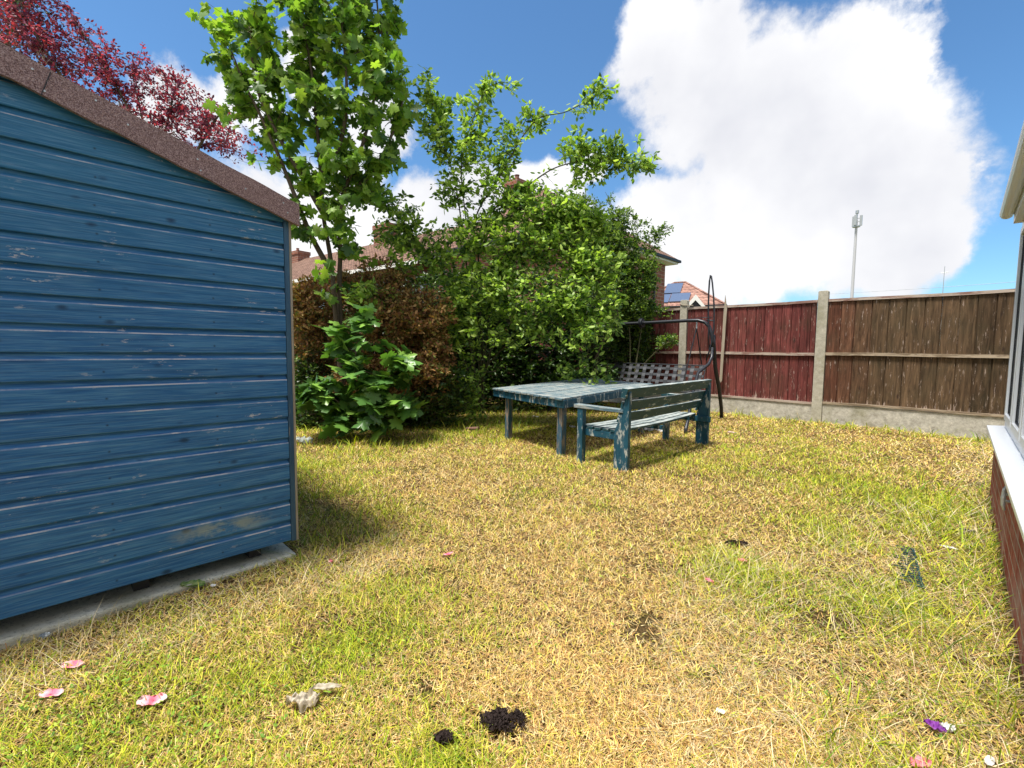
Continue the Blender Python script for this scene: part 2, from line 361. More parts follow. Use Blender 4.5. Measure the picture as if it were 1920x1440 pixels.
# ---------------------------------------------------------------- ground
def h_noise(x, y):
    return .018*math.sin(x*2.3+1.1)*math.sin(y*1.7+.4)+.010*math.sin(x*5.1+y*3.3)
def gh(X, Y):    # lawn height, vectorised
    return .012*np.sin(X*2.3+1.1)*np.sin(Y*1.7+.4)+.006*np.sin(X*5.1+Y*3.3)
def build_lawn():
    xs = np.linspace(-9, 3.5, 160); ys = np.linspace(-3, 9.6, 160)
    XX, YY = np.meshgrid(xs, ys); ZZ = gh(XX, YY)-.012
    V = np.stack([XX.ravel(), YY.ravel(), ZZ.ravel()], 1); n = 160
    i, j = np.meshgrid(np.arange(n-1), np.arange(n-1)); a = (j*n+i).ravel()
    T = np.concatenate([np.stack([a, a+1, a+n+1], 1), np.stack([a, a+n+1, a+n], 1)])
    t = MT('soil_and_thatch', 1, .05); v = t.pos()
    a_ = t.noise(v, 110, 8, .8); b_ = t.noise(v, 2.2, 6, .6); c_ = t.noise(v, 9, 5, .6)
    c = t.ramp(a_, [(.3, (.03, .018, .010)), (.5, (.10, .06, .03)), (.70, (.30, .20, .10))])  # ground tone lowered to paint in shadow between the grass blades
    c = t.mix(t.ramp(b_, [(.42, 0.0), (.62, .5)]), c, (.07, .08, .015))
    c = t.mix(t.ramp(c_, [(.62, 0.0), (.72, .6)]), c, (.10, .05, .03))
    t.base(c).bump(t.math('ADD', a_, c_), .02, .9)
    o = np_mesh('lawn', V, T, t.m, smooth=True); tag(o, kind='structure')
    g = MB(); g.add([(-600, -600, -.06), (600, -600, -.06), (600, 600, -.06), (-600, 600, -.06)], [(0, 1, 2, 3)])
    t = MT('far_ground', 1, .05); n_ = t.noise(t.pos(), .3, 6); t.base(t.ramp(n_, [(.35, (.07, .09, .03)), (.65, (.18, .17, .09))]))
    o = g.build('ground', t.m); tag(o, kind='structure')
build_lawn()

def fbm(X, Y, s, seed):
    r = np.random.default_rng(seed); out = np.zeros_like(X); amp = 1
    for o in range(4):
        for k in range(5):
            a = r.uniform(0, 2*PI); ph = r.uniform(0, 2*PI); w = s*(1.9**o)*r.uniform(.7, 1.3)
            out += amp*np.sin((X*math.cos(a)+Y*math.sin(a))*w+ph)/5
        amp *= .62
    return out
def green_amount(X, Y):
    g = .42*fbm(X, Y, 2.2, 3)+.34*fbm(X, Y, 9, 4)-.23
    for (px, py, r, a) in [(670,1200,.20,.8),(1520,985,.36,.8),(760,1130,.35,.3),(150,1350,.35,.55),(330,1400,.30,.4),(300,1240,.3,.15),(1440,1120,.28,.6),(1640,1120,.3,.6),
                           (1560,900,.7,.5),(1300,880,.6,.35),(860,1400,.14,.6),(1380,1060,.3,.6),(700,960,.5,.35),(620,880,.6,.4),(1700,960,.5,.5),(1000,920,.5,.15),
                           (1500,1330,.25,.3),(1130,1150,.5,-.9),(1000,1300,.3,-.7),(860,920,.8,-.45),(1180,920,.6,-.5),(1250,1300,.35,-.6),(1050,1010,.6,-.4),(1650,830,1.0,-.3),
                           (700,1330,.3,-.2),(1750,1150,.25,.4),(1500,850,1.0,.1),(980,800,1.2,.45)]:
        c = G(px, py); g += a*np.exp(-((X-c[0])**2+(Y-c[1])**2)/(r*r))
    return g
def blades(name, n, lmin, lmax, w, tilt, dmin, dmax, power, region=None, colour='lawn', label=None, cat=None, seed=0, bend=.5):
    r = np.random.default_rng(seed)
    ang = YAW + np.radians(r.uniform(-56, 56, n)); u = r.uniform(0, 1, n)
    p = 2-power                       # density ~ d^-power
    d = (dmin**p+u*(dmax**p-dmin**p))**(1/p)
    X = -np.sin(ang)*d; Y = np.cos(ang)*d
    ok = ((X < .225) | ((Y > 5.66) & (X < 3))) & (Y < 9.44) & ~((X < -2.655) & (Y < .98)) & (X > -8.5) & (Y > -1.5)
    if region is not None: ok &= region(X, Y)
    X, Y, d = X[ok], Y[ok], d[ok]; n = len(X)
    g = green_amount(X, Y); bare = fbm(X, Y, 7, 9)
    for (px, py, rr) in [(945,1352,.10),(830,1385,.04),(1380,1020,.09),(1200,1180,.07),(1220,1165,.05),(800,1290,.05),(1560,1160,.10),(1215,1200,.07)]:
        c = G(px, py); e = ((X-c[0])**2+(Y-c[1])**2)/(rr*rr); keep_ = r.uniform(0, 1, n) > np.exp(-e)*.8
        X, Y, d, g, bare = X[keep_], Y[keep_], d[keep_], g[keep_], bare[keep_]; n = len(X)
    k = r.uniform(0, 1, n) < np.clip(.95-.45*np.clip(bare-.35, 0, 1)*2, .5, 1)
    X, Y, d, g = X[k], Y[k], d[k], g[k]; n = len(X)
    rnd = r.uniform(0, 1, n); isg = (g+r.normal(0, .50, n)) > .24
    fac = 1+np.clip(d-2.2, 0, 9)*.30
    L = r.uniform(lmin, lmax, n)*np.where(isg, 1.25, .9)*(1+.10*np.clip(d-2, 0, 3))*(.75+.5*np.clip(.5+.5*fbm(X, Y, 5, 21), 0, 1.3)); W = w*r.uniform(.6, 1.4, n)*fac
    az = r.uniform(0, 2*PI, n)+.6*fbm(X, Y, 3, 30); tl = np.clip(r.normal(tilt, .35, n), 0, 1.5)*np.where(isg, .72, 1.0)
    dx, dy = np.cos(az)*np.sin(tl), np.sin(az)*np.sin(tl); dz = np.cos(tl)
    sx, sy = -np.sin(az+r.normal(0, .5, n)), np.cos(az)
    Z = gh(X, Y)-.008
    V = np.zeros((n, 5, 3)); b = bend*L
    bx, by = np.cos(az+r.normal(0, .8, n)), np.sin(az+r.normal(0, .8, n))
    for i, (s, tt, ww) in enumerate([(-1, 0, 1), (1, 0, 1), (1, .55, .75), (-1, .55, .75), (0, 1, 0)]):
        V[:, i, 0] = X+dx*L*tt+sx*W*ww*s*.5+bx*b*tt*tt*.5
        V[:, i, 1] = Y+dy*L*tt+sy*W*ww*s*.5+by*b*tt*tt*.5
        V[:, i, 2] = np.maximum(Z+dz*L*tt-b*tt*tt*.35, Z+.004+.006*tt)
    T = (np.arange(n)*5)[:, None, None]+np.array([[0, 1, 2], [0, 2, 3], [3, 2, 4]])
    straw = np.array([[.92, .64, .27], [.80, .50, .19], [.95, .78, .42], [.50, .27, .11], [.86, .72, .15]])[r.integers(0, 5, n)]
    grn = np.array([[.50, .58, .02], [.34, .48, .02], [.62, .64, .04], [.20, .34, .02], [.72, .66, .08]])[r.integers(0, 5, n)]
    if colour == 'straw': isg = rnd < .10; straw = np.array([[.76, .62, .38], [.58, .46, .27], [.82, .70, .48]])[r.integers(0, 3, n)]
    if colour == 'weed': isg = rnd < 2; grn = grn*.75
    c = np.where(isg[:, None], grn, straw)*r.uniform(.40, 1.15, n)[:, None]
    # left corner greener and darker leaf colour, lusher strip by the brick wall
    Cc = np.repeat(c[:, None, :], 5, 1)
    o = np_mesh(name, V.reshape(-1, 3), T.reshape(-1, 3), M['grass'], cols=Cc.reshape(-1, 3))
    return tag(o, label, cat, kind='stuff')
blades('grass', 560000, .018, .054, .0025, .90, .95, 10.6, 1.55, label='patchy straw coloured and green mown grass of the lawn', cat='grass', seed=1)
strip = lambda X, Y: ((X > -.75+.25*np.sin(Y*2)) & (Y < 4.6)) | ((X < -2.15) & (X > -2.6) & (Y < 1.5) & (Y > -1)) | ((Y > 9.0) & (X > -4.5)) | ((X > .0) & (Y < 9))
blades('dry_grass_stems', 80000, .06, .16, .0019, 1.46, .95, 10.6, 1.3, strip, 'straw', 'long flattened pale hay stems beside the brick wall and slab', 'dry grass', seed=2, bend=.3)
edge = lambda X, Y: ((Y > 8.9) & (X > -5)) | ((X > -.25) & (Y < 6)) | ((X < -4.6) & (Y < 5.2) & (Y > 2.2)) | ((X < -2.35) & (Y < 1.9) & (Y > .9)) | ((X < -4.9) & (Y > 5))
blades('long_grass', 26000, .06, .17, .004, .55, 1.1, 10.6, 1.2, edge, 'weed', 'longer green grass tufts at the foot of fence and hedge', 'grass', seed=5, bend=.8)

def weeds():
    r = np.random.default_rng(77); pts = []
    for (px, py, rr, n) in [(150,1345,.30,520),(330,1400,.25,420),(260,1250,.2,120),(60,1400,.25,260),(480,1290,.12,60),(700,1215,.10,60),(1440,1120,.18,90),(1640,1130,.2,110),(1380,1040,.2,100),(1540,960,.25,150),
                            (1010,1210,.08,30),(560,1360,.15,70),(1500,1320,.2,70),(1620,1290,.2,80),(1750,1060,.3,260),(1800,960,.35,220),(610,960,.3,200),(600,900,.4,200),(880,1370,.12,50),(1690,880,.5,150),(1150,1050,.6,60),(1300,1250,.6,60)]:
        c = G(px, py); q = r.normal(0, rr*.6, (n, 2)); pts.append(np.stack([c[0]+q[:, 0], c[1]+q[:, 1], r.uniform(.008, .032, n)], 1))
    p = np.concatenate(pts); p = p[(p[:, 0] < .21) & ~((p[:, 0] < -2.6) & (p[:, 1] < 1.0))]; p[:, 2] += gh(p[:, 0], p[:, 1])
    p = p[r.uniform(0, 1, len(p)) < .5]
    o = leaves('clover', p, .015, OVAL, M['grass'], [(.20, .34, .03), (.28, .42, .04), (.12, .24, .03), (.40, .50, .06)], None, r, 1.0, None, .45)
    tag(o, 'small green clover leaves and weeds scattered through the dry lawn', 'weeds', kind='stuff')
# ---------------------------------------------------------------- shed
SX = -2.70; EY, RY, ZE, ZR = 1.0, -.38, 1.955, 2.40      # face plane, eave and ridge
def build_shed():
    root = empty('garden_shed', (SX, 0, 0)); tag(root, 'blue painted timber shed clad in horizontal boards with brown felt roof', 'shed')
    slope = (ZR-ZE)/(EY-RY)
    cl = MB(); y0, y1 = 2*RY-.95, .945
    n = int((ZR-Z0)/PITCH_B)+1
    rr = random.Random(3)
    for i in range(n):
        z = Z0+i*PITCH_B; h = PITCH_B; j = rr.uniform(-.0015, .0015)
        prof = [(0, z+.001), (.0195+j, z+.0015), (.021+j, z+.005), (.020+j, z+h*.735), (.0165, z+h*.775), (.008, z+h*.835), (.0035, z+h*.90), (.002, z+h+.004), (-.004, z+h+.004), (-.004, z+.001)]
        steps = 14; yy = np.linspace(y0, y1, steps)
        vs = []
        for k, Y in enumerate(yy):
            w = .0012*math.sin(Y*3+i*1.7)
            vs += [(p[0]+w, Y, p[1]+.0006*math.sin(Y*5+i)) for p in prof]
        m = len(prof); fs = [(k*m+q, k*m+(q+1) % m, (k+1)*m+(q+1) % m, (k+1)*m+q) for k in range(steps-1) for q in range(m)]
        fs += [tuple(range(m)), tuple(range((steps-1)*m, steps*m))]
        cl.add(vs, fs)
    me = bpy.data.meshes.new('cladding'); me.from_pydata(cl.v, [], cl.f)
    bm = bmesh.new(); bm.from_mesh(me); bmesh.ops.recalc_face_normals(bm, faces=bm.faces)
    for s in (1, -1):     # trim the boards to the gable
        geom = bm.verts[:]+bm.edges[:]+bm.faces[:]
        bmesh.ops.bisect_plane(bm, geom=geom, plane_co=(0, RY, ZR-.012), plane_no=(0, s*slope, 1), clear_outer=True)
    bm.to_mesh(me); bm.free(); me.materials.append(M['shed'])
    o = bpy.data.objects.new('cladding', me); COL.objects.link(o); o.parent = root
    # other walls and floor
    w = MB(); yl = y0+.02
    w.box(-2.2, -.03, .90, .925, Z0, ZE+.02); w.box(-2.2, -.03, yl, yl+.025, Z0, ZE+.02)
    gp = [(yl, Z0), (.92, Z0), (.92, ZE), (RY, ZR-.04), (yl, ZE)]
    w.prism(gp, 'x', -2.22, -2.20); w.box(-2.2, -.02, yl+.03, .89, Z0, Z0+.02)
    w.prism(gp, 'x', -.03, -.012)
    w.build('wall', M['shed'], root)
    b = MB()
    for Y in (-1.3, -.5, .25, .75): b.box(-2.15, -.06, Y, Y+.06, .034, Z0-.002)
    b.build('bearer', M['dark'], root)
    t = MB(); t.box(-.045, .024, .947, .972, Z0-.004, ZE+.005); t.build('corner_trim', M['trim'], root)
    t = MB(); t.box(-.03, .026, .9725, .984, Z0-.004, ZE-.01); t.build('corner_trim', M['stake'], root)
    # roof: felt covered slabs with a deep turned-down verge
    rf = MB(); X0, X1 = -2.3, .075; th = .022
    for s in (1, -1):
        ye = EY if s > 0 else 2*RY-EY
        rf.prism([(RY, ZR), (ye, ZE), (ye, ZE+th), (RY, ZR+th)], 'x', X0, X1-.02)
    o = rf.build('roof', M['felt'], root)
    v = MB()
    for s in (1, -1):
        ye = EY+.012 if s > 0 else 2*RY-EY-.012; m = 24
        top = [(RY+(ye-RY)*k/m, ZR+th+.006-(ZR-ZE+.002)*k/m+.002*math.sin(k*1.3)) for k in range(m+1)]
        bot = [(q[0], q[1]-.118+.005*mnoise.noise(Vector((q[0]*9, 3, 1)))+(.004 if k % 5 else 0)) for k, q in enumerate(top)]
        v.prism(top+bot[::-1], 'x', X1-.022, X1)
    ve = v.build('verge_board', M['felt'], root)
    s_ = MB(); yq = .07; s_.beam((X1+.0015, yq, ZR+th-(yq-RY)*slope-.005), (X1+.0015, yq-.03, ZR+th-(yq-.03-RY)*slope-.112), .003, .004, (1, 0, 0)); s_.build('felt_seam', M['dark'], ve)
    for yq, dz in [(.02, .03), (.05, .09), (-.1, .05), (.30, .05), (.55, .04), (.56, .085), (.93, .03), (.95, .07), (.75, .06), (.2, .02)]:
        zz = ZR+th-(yq-RY)*slope-dz; nl = MB().tube([(X1-.001, yq, zz), (X1+.003, yq, zz)], .004, 8); nl.build('clout_nail', M['galv'], ve)
    e = MB(); e.box(X0, X1-.024, EY-.004, EY+.010, ZE-.065, ZE+.018); e.build('eave_board', M['felt'], root)
build_shed()
sl = MB(); sl.box(-5.1, SX+.045, -2.2, .965, -.05, .030); o = sl.build('shed_base', M['slab'], bevel=.012); tag(o, 'pale concrete slab under the blue shed', 'concrete base')

# ---------------------------------------------------------------- fence
FY = 9.5
def build_fence():
    root = empty('garden_fence', (0, FY, 0)); tag(root, 'wooden panel fence with concrete posts and gravel boards across the garden end', 'fence')
    rr = random.Random(8)
    posts = [(-9.10, 2.22), (-6.65, 2.26), (-4.235, 2.29), (-1.775, 2.28), (.70, 2.28), (3.1, 2.26)]
    for x, h in posts:
        p = MB(); lean = rr.uniform(-.004, .004)
        p.prism([(x-.078, -.1), (x+.078, -.1), (x+.074+lean, h-.015), (x+.06, h), (x-.06, h), (x-.074+lean, h-.015)], 'y', -.055, .06)
        p.build('concrete_post', M['conc'], root, bevel=.006)
    for i in range(len(posts)-1):
        xa, xb = posts[i][0]+.079, posts[i+1][0]-.079
        hz = [.33, .33, .325, .345, .32][i]
        g = MB(); g.box(xa, xb, -.025, .03, -.1, hz-.02); g.build('gravel_board', M['gravel'], root, bevel=.006)
        top = 2.13 if i != 3 else 2.125
        pan = MB(); x = xa+.01; red = i < 3
        if i >= 3: wide = .195
        else: wide = .140
        while x < xb-.02:
            w = min(wide*rr.uniform(.88, 1.12), xb-.01-x); f = (x-xa)/(xb-xa)
            j = rr.uniform(.72, 1.3)
            if red: c = (.145*j, .040*j, .036*j)
            else:
                m = max(0, 1-f*4.5)*.6 if i == 3 else 0
                c = ((.092+.05*m)*j, (.058-.014*m)*j, (.033-.004*m)*j)
            y = .012; zt = top-.035+rr.uniform(-.01, .01)
            pan.hexa([(x-.006, y, hz+.012), (x+w, y-.004, hz+.012), (x+w, y+.014, hz+.012), (x-.006, y+.022, hz+.012),
                      (x-.006+rr.uniform(-.003, .003), y, zt), (x+w, y-.004, zt), (x+w, y+.014, zt), (x-.006, y+.022, zt)], c)
            # front lap: the thick edge of a feather edged board stands proud
            pan.hexa([(x-.004, y-.026, hz+.012), (x+w*.93, y-.022, hz+.012), (x+w*.93, y-.001, hz+.012), (x-.004, y-.001, hz+.012),
                      (x-.004, y-.026, zt-.002), (x+w*.93, y-.022, zt-.002), (x+w*.93, y-.001, zt-.002), (x-.004, y-.001, zt-.002)], c)
            x += w+.006
        fp = pan.build('fence_panel', M['fence'], root)
        rm = M['rail'] if red else M['railb']
        for nm, z0, z1, dep in (('capping_rail', top-.045, top, .035), ('middle_rail', 1.165, 1.215, .045), ('bottom_rail', hz-.018, hz+.02, .04)):
            r_ = MB(); m = 14
            for k in range(m):
                a, b = xa+(xb-xa)*k/m, xa+(xb-xa)*(k+1)/m
                def wv(q): return .006*math.sin(q*2.1+i+z0)+.002*mnoise.noise(Vector((q*7, z0, i)))
                wa, wb_ = wv(a), wv(b)
                r_.hexa([(a, -dep, z0+wa), (b, -dep, z0+wb_), (b, .0005, z0+wb_), (a, .0005, z0+wa), (a, -dep, z1+wa), (b, -dep, z1+wb_), (b, .0005 if nm != 'capping_rail' else .03, z1+wb_), (a, .0005 if nm != 'capping_rail' else .03, z1+wa)])
            r_.build('rail', rm if nm != 'capping_rail' else M['rail'] if i < 4 else rm, fp)
    rp = MB(); x = -4.235
    rp.tube([(x-.085, -.062, 2.215), (x-.03, -.068, 2.19), (x+.05, -.068, 2.175), (x+.1, -.055, 2.17), (x+.2, -.05, 2.165)], .008, 6); rp.build('rope', M['stake'], root)
build_fence()
def build_stake():
    root = empty('timber_stake', (-3.40, FY-.10, .6)); tag(root, 'thin grey pointed timber lath propped against the red fence', 'stake')
    b = MB(); b.prism([(-.03, .05), (-.005, 0), (.02, .04), (.055, 1.45), (.012, 1.72), (-.005, 1.40)], 'y', 0, .02)
    b.build('lath', M['stake'], root, bevel=.003)
build_stake()

# ---------------------------------------------------------------- conservatory at the right
def build_house():
    root = empty('conservatory', (.235, 0, 0)); tag(root, 'white framed conservatory on a red brick dwarf wall at the right edge', 'conservatory')
    Y0, Y1, X1 = -1.6, 5.62, 3.4
    w = MB(); w.box(0, .1, Y0, Y1, -.1, .555); w.box(.1, X1, Y1-.1, Y1-.0015, -.1, .555); w.build('brick_wall', M['redbrick'], root)
    s = MB(); s.prism([(-.052, .572), (-.052, .598), (.05, .606), (.12, .606), (.12, .556), (-.04, .556)], 'y', Y0, Y1+.05)
    s.box(.12, X1, Y1-.07, Y1+.05, .556, .606); s.build('window_sill', M['upvc'], root, bevel=.004)
    f = MB(); fx0, fx1 = .05, .115; zt = 2.28
    ys = [Y1-.005]
    f.box(fx0, fx1, Y1-.085, Y1-.003, .606, zt)
    f.box(fx0, fx1, Y0, Y1-.0852, .6065, .672); f.box(fx0, fx1, Y0, Y1-.0852, zt-.07, zt)
    mull = []
    y = Y1-.085-.66
    while y > Y0: f.box(fx0, fx1, y-.07, y, .6725, zt-.0705); mull.append(y); y -= .73
    fr = f.build('window_frame', M['upvc'], root, bevel=.004)
    f2 = MB(); x = .12
    f2.box(.1155, X1, Y1-.07, Y1-.01, .607, .67); f2.box(.1155, X1, Y1-.07, Y1-.01, zt-.07, zt)
    for k in range(5): f2.box(.3+k*.72, .37+k*.72, Y1-.07, Y1-.01, .6702, zt-.0702)
    f2.build('window_frame', M['upvc'], root, bevel=.004)
    top = Y1-.087
    for y in mull:
        sash = MB(); a, b = y+.003, top-.003
        zb, zz = .676, zt-.074; e = .05
        sash.box(fx0-.012, fx1-.01, a, a+e, zb, zz); sash.box(fx0-.012, fx1-.01, b-e, b, zb, zz)
        sash.box(fx0-.012, fx1-.01, a+e, b-e, zb, zb+e); sash.box(fx0-.012, fx1-.01, a+e, b-e, zz-e, zz)
        so = sash.build('window_sash', M['upvc'], root, bevel=.003)
        g = MB(); g.box(fx0+.012, fx0+.03, a+e, b-e, zb+e, zz-e); g.build('pane', M['glass'], so)
        gk = MB(); q = .006
        for (p0, p1, z0, z1) in ((a+e, a+e+q, zb+e, zz-e), (b-e-q, b-e, zb+e, zz-e), (a+e+q, b-e-q, zb+e, zb+e+q), (a+e+q, b-e-q, zz-e-q, zz-e)):
            gk.box(fx0+.004, fx0+.0118, p0, p1, z0, z1)
        gk.build('gasket', M['black'], so); top = y-.07
    gl = MB(); gl.box(.3, X1, Y1-.045, Y1-.03, .67, zt-.07); gl.build('pane', M['glass'], root)
    fa = MB(); fa.box(-.0, .115, Y0, Y1+.02, zt+.001, zt+.10); fa.box(.115, X1, Y1-.1, Y1+.02, zt+.001, zt+.10); fa.build('fascia', M['upvc'], root)
    gt = MB(); n = 9; pts = []
    for k in range(n): a = PI+PI*k/(n-1); pts.append((-.040+.044*math.cos(a), zt+.100+.046*math.sin(a)))
    pts += [(p[0]*.0+(-.040+.038*math.cos(PI+PI*k/(n-1))), zt+.102+.038*math.sin(PI+PI*k/(n-1))) for k, p in reversed(list(enumerate(pts[:n])))]
    gt.prism(pts, 'y', Y0, Y1+.06); 
    gt.prism([(-.040+.044*math.cos(PI+PI*k/(n-1)), zt+.100+.046*math.sin(PI+PI*k/(n-1))) for k in range(n)], 'y', Y1+.0605, Y1+.066)
    gt.build('gutter', M['upvc'], root, smooth=False)
    cap = MB(); cap.prism([(-.02, zt+.13), (1.7, zt+.75), (1.7, zt+.72), (.0, zt+.102)], 'y', Y0, Y1+.01); cap.prism([(1.7, zt+.75), (3.42, zt+.13), (3.4, zt+.102), (1.7, zt+.72)], 'y', Y0, Y1+.01)
    cap.build('roof', M['upvc'], root)
    bl = MB(); bl.box(.9, 1.0, -1, 5.2, .03, 2.2); bl.build('inner_wall', M['white'], root)
    fl = MB(); fl.box(.1, X1, Y0, Y1-.11, -.09, .02); fl.build('floor_slab', M['slab'], root)
    # cleat bracket on the brickwork
    cl = MB(); c = (.0, 3.42, .44)
    cl.box(-.012, 0, 3.395, 3.445, .43, .52)
    cl.tube([(-.010, 3.42, .49), (-.04, 3.42, .49)], .008, 8); cl.tube([(-.010, 3.42, .455), (-.04, 3.42, .455)], .008, 8)
    cl.tube([(-.036, 3.42, .405), (-.042, 3.42, .43), (-.043, 3.42, .47), (-.042, 3.42, .51), (-.034, 3.42, .54)], [.005, .009, .011, .009, .005], 8)
    cl.build('wall_cleat', M['galv'], root, bevel=.002)
build_house()

# ---------------------------------------------------------------- table
def build_table():
    cor = [np.array(p) for p in ((-3.14, 4.03, .675), (-4.66, 4.39, .675), (-4.69, 6.56, .728), (-3.26, 6.32, .728))]
    c0 = np.array([-3.9, 5.3, 0])
    root = empty('garden_table', tuple(c0)); tag(root, 'large low slatted garden table with flaking blue paint on the lawn', 'table')
    def q(u, v, dz=0): # u along near edge (0 right..1 left), v away
        p = (1-v)*((1-u)*cor[0]+u*cor[1])+v*((1-u)*cor[3]+u*cor[2])-c0; p[2] += dz; return tuple(p)
    tp = MB(); n = 11; rr = random.Random(4)      # boards run away from the near edge
    for i in range(n):
        g = .0035; u0, u1 = i/n+g, (i+1)/n-g; a, b = rr.uniform(-.004, .004), rr.uniform(-.003, .003)
        v0 = -.012+rr.uniform(-.004, .003); v1 = 1.01+rr.uniform(-.004, .006)
        tp.hexa([q(u0, v0, -.024+b), q(u0, v1, -.024+b), q(u1, v1, -.024+b), q(u1, v0, -.024+b), q(u0, v0, b), q(u0, v1, a), q(u1, v1, a), q(u1, v0, b)])
    o = tp.build('tabletop', M['tabtop'], root, bevel=.004)
    sk = MB(); z0, z1 = -.115, -.026; e = .014
    def beam4(a, b, c, d): sk.hexa([q(*a, z0), q(*b, z0), q(*c, z0), q(*d, z0), q(*a, z1), q(*b, z1), q(*c, z1), q(*d, z1)])
    beam4((0, 0), (1, 0), (1, e), (0, e)); beam4((0, 1-e), (1, 1-e), (1, 1), (0, 1))
    beam4((0, e+.001), (.022, e+.001), (.022, 1-e-.001), (0, 1-e-.001)); beam4((.978, e+.001), (1, e+.001), (1, 1-e-.001), (.978, 1-e-.001))
    sk.build('apron', M['teal'], root, bevel=.003)
    for (u, v, su, sv) in ((.05, .025, .06, .042), (.80, .03, .055, .04), (.06, .93, .055, .04), (.90, .93, .055, .04)):
        a = np.array(q(u, v)); b = np.array(q(u+su, v)); c = np.array(q(u+su, v+sv)); d = np.array(q(u, v+sv))
        lg = MB(); bot = [(*p[:2], -.03) for p in (a, b, c, d)]; top = [(*p[:2], p[2]-.116) for p in (a, b, c, d)]
        lg.hexa(bot+top); lg.build('leg', M['leg'], root, bevel=.006)
build_table()

# ---------------------------------------------------------------- bench
def build_bench():
    root = empty('garden_bench', (-2.6, 5.0, 0)); tag(root, 'dark teal wooden garden bench with slatted back beside the table', 'bench')
    L0, L1 = -.99, 1.02
    plank = [(.125, -.03), (.285, -.03), (.288, .80), (.262, .825), (.245, .80), (.232, .70), (.205, .60), (.172, .50), (.135, .42), (.125, .36)]
    for y in (L0, L1):
        p = MB(); p.prism(plank, 'y', y, y+.052); p.build('back_leg', M['teal'], root, bevel=.005)
        lg = MB(); x = -.335; lg.box(x, x+.07, y+(.0 if y < 0 else -.01), y+.068, -.03, .585); lg.build('front_leg', M['teal'], root, bevel=.005)
        a = MB(); a.hexa([(x-.045, y-.008, .587), (.225, y-.008, .587), (.225, y+.08, .587), (x-.045, y+.08, .587),
                         (x-.045, y-.008, .630), (.225, y-.008, .622), (.225, y+.08, .622), (x-.045, y+.08, .630)])
        a.build('armrest', M['tabtop'] if y < 0 else M['benchp'], root, bevel=.006)
        r_ = MB(); r_.box(x+.0702, .31 if y > 0 else .124, y+.053, y+.093, .295, .368) if y < 0 else r_.box(x+.01, .325, y-.042, y-.0105, .295, .368)
        r_.build('seat_rail', M['teal'], root, bevel=.004)
    def slat(xc, zc, w, t, tilt, nm, y0=L0-.02, y1=L1+.06, sag=.0):
        b = MB(); m = 8; cs, sn = math.cos(tilt), math.sin(tilt)
        for k in range(m):
            ya, yb = y0+(y1-y0)*k/m, y0+(y1-y0)*(k+1)/m; pts = []
            for Y in (ya, yb):
                s = -sag*math.sin(PI*(Y-y0)/(y1-y0))
                for (a, c) in ((-t/2, -w/2), (t/2, -w/2), (t/2, w/2), (-t/2, w/2)): pts.append((xc+a*cs-c*sn*-1, Y, zc+a*-sn+c*cs+s))
            b.hexa(pts)
        o = b.build(nm, M['benchp'], root); return o
    b = MB(); b.hexa([(.205, L0-.03, .735), (.262, L0-.03, .735), (.262, L1+.055, .735), (.205, L1+.055, .735), (.222, L0-.03, .842), (.292, L0-.03, .836), (.292, L1+.055, .848), (.222, L1+.055, .852)])
    b.build('back_slat', M['benchp'], root, bevel=.006)
    slat(.205, .655, .095, .024, .22, 'back_slat', L0+.0, L1+.05, .006)
    slat(.172, .535, .095, .024, .26, 'back_slat', L0+.0, L1+.05, .008)
    for k in range(5):
        o = slat(-.305+k*.098, .385+.002*(k % 2), .024, .078, 0, 'seat_slat', L0+.05+.008*math.sin(k*3), L1-.01, .018)
    br = MB(); br.beam((.13, L1-.012, .44), (.19, L1-.012, .56), .02, .05, (0, 1, 0)); br.build('brace', M['benchp'], root)
    md = MB(); md.box(-.30, .17, -.02, .03, .30, .345); md.build('seat_rail', M['teal'], root)
build_bench()

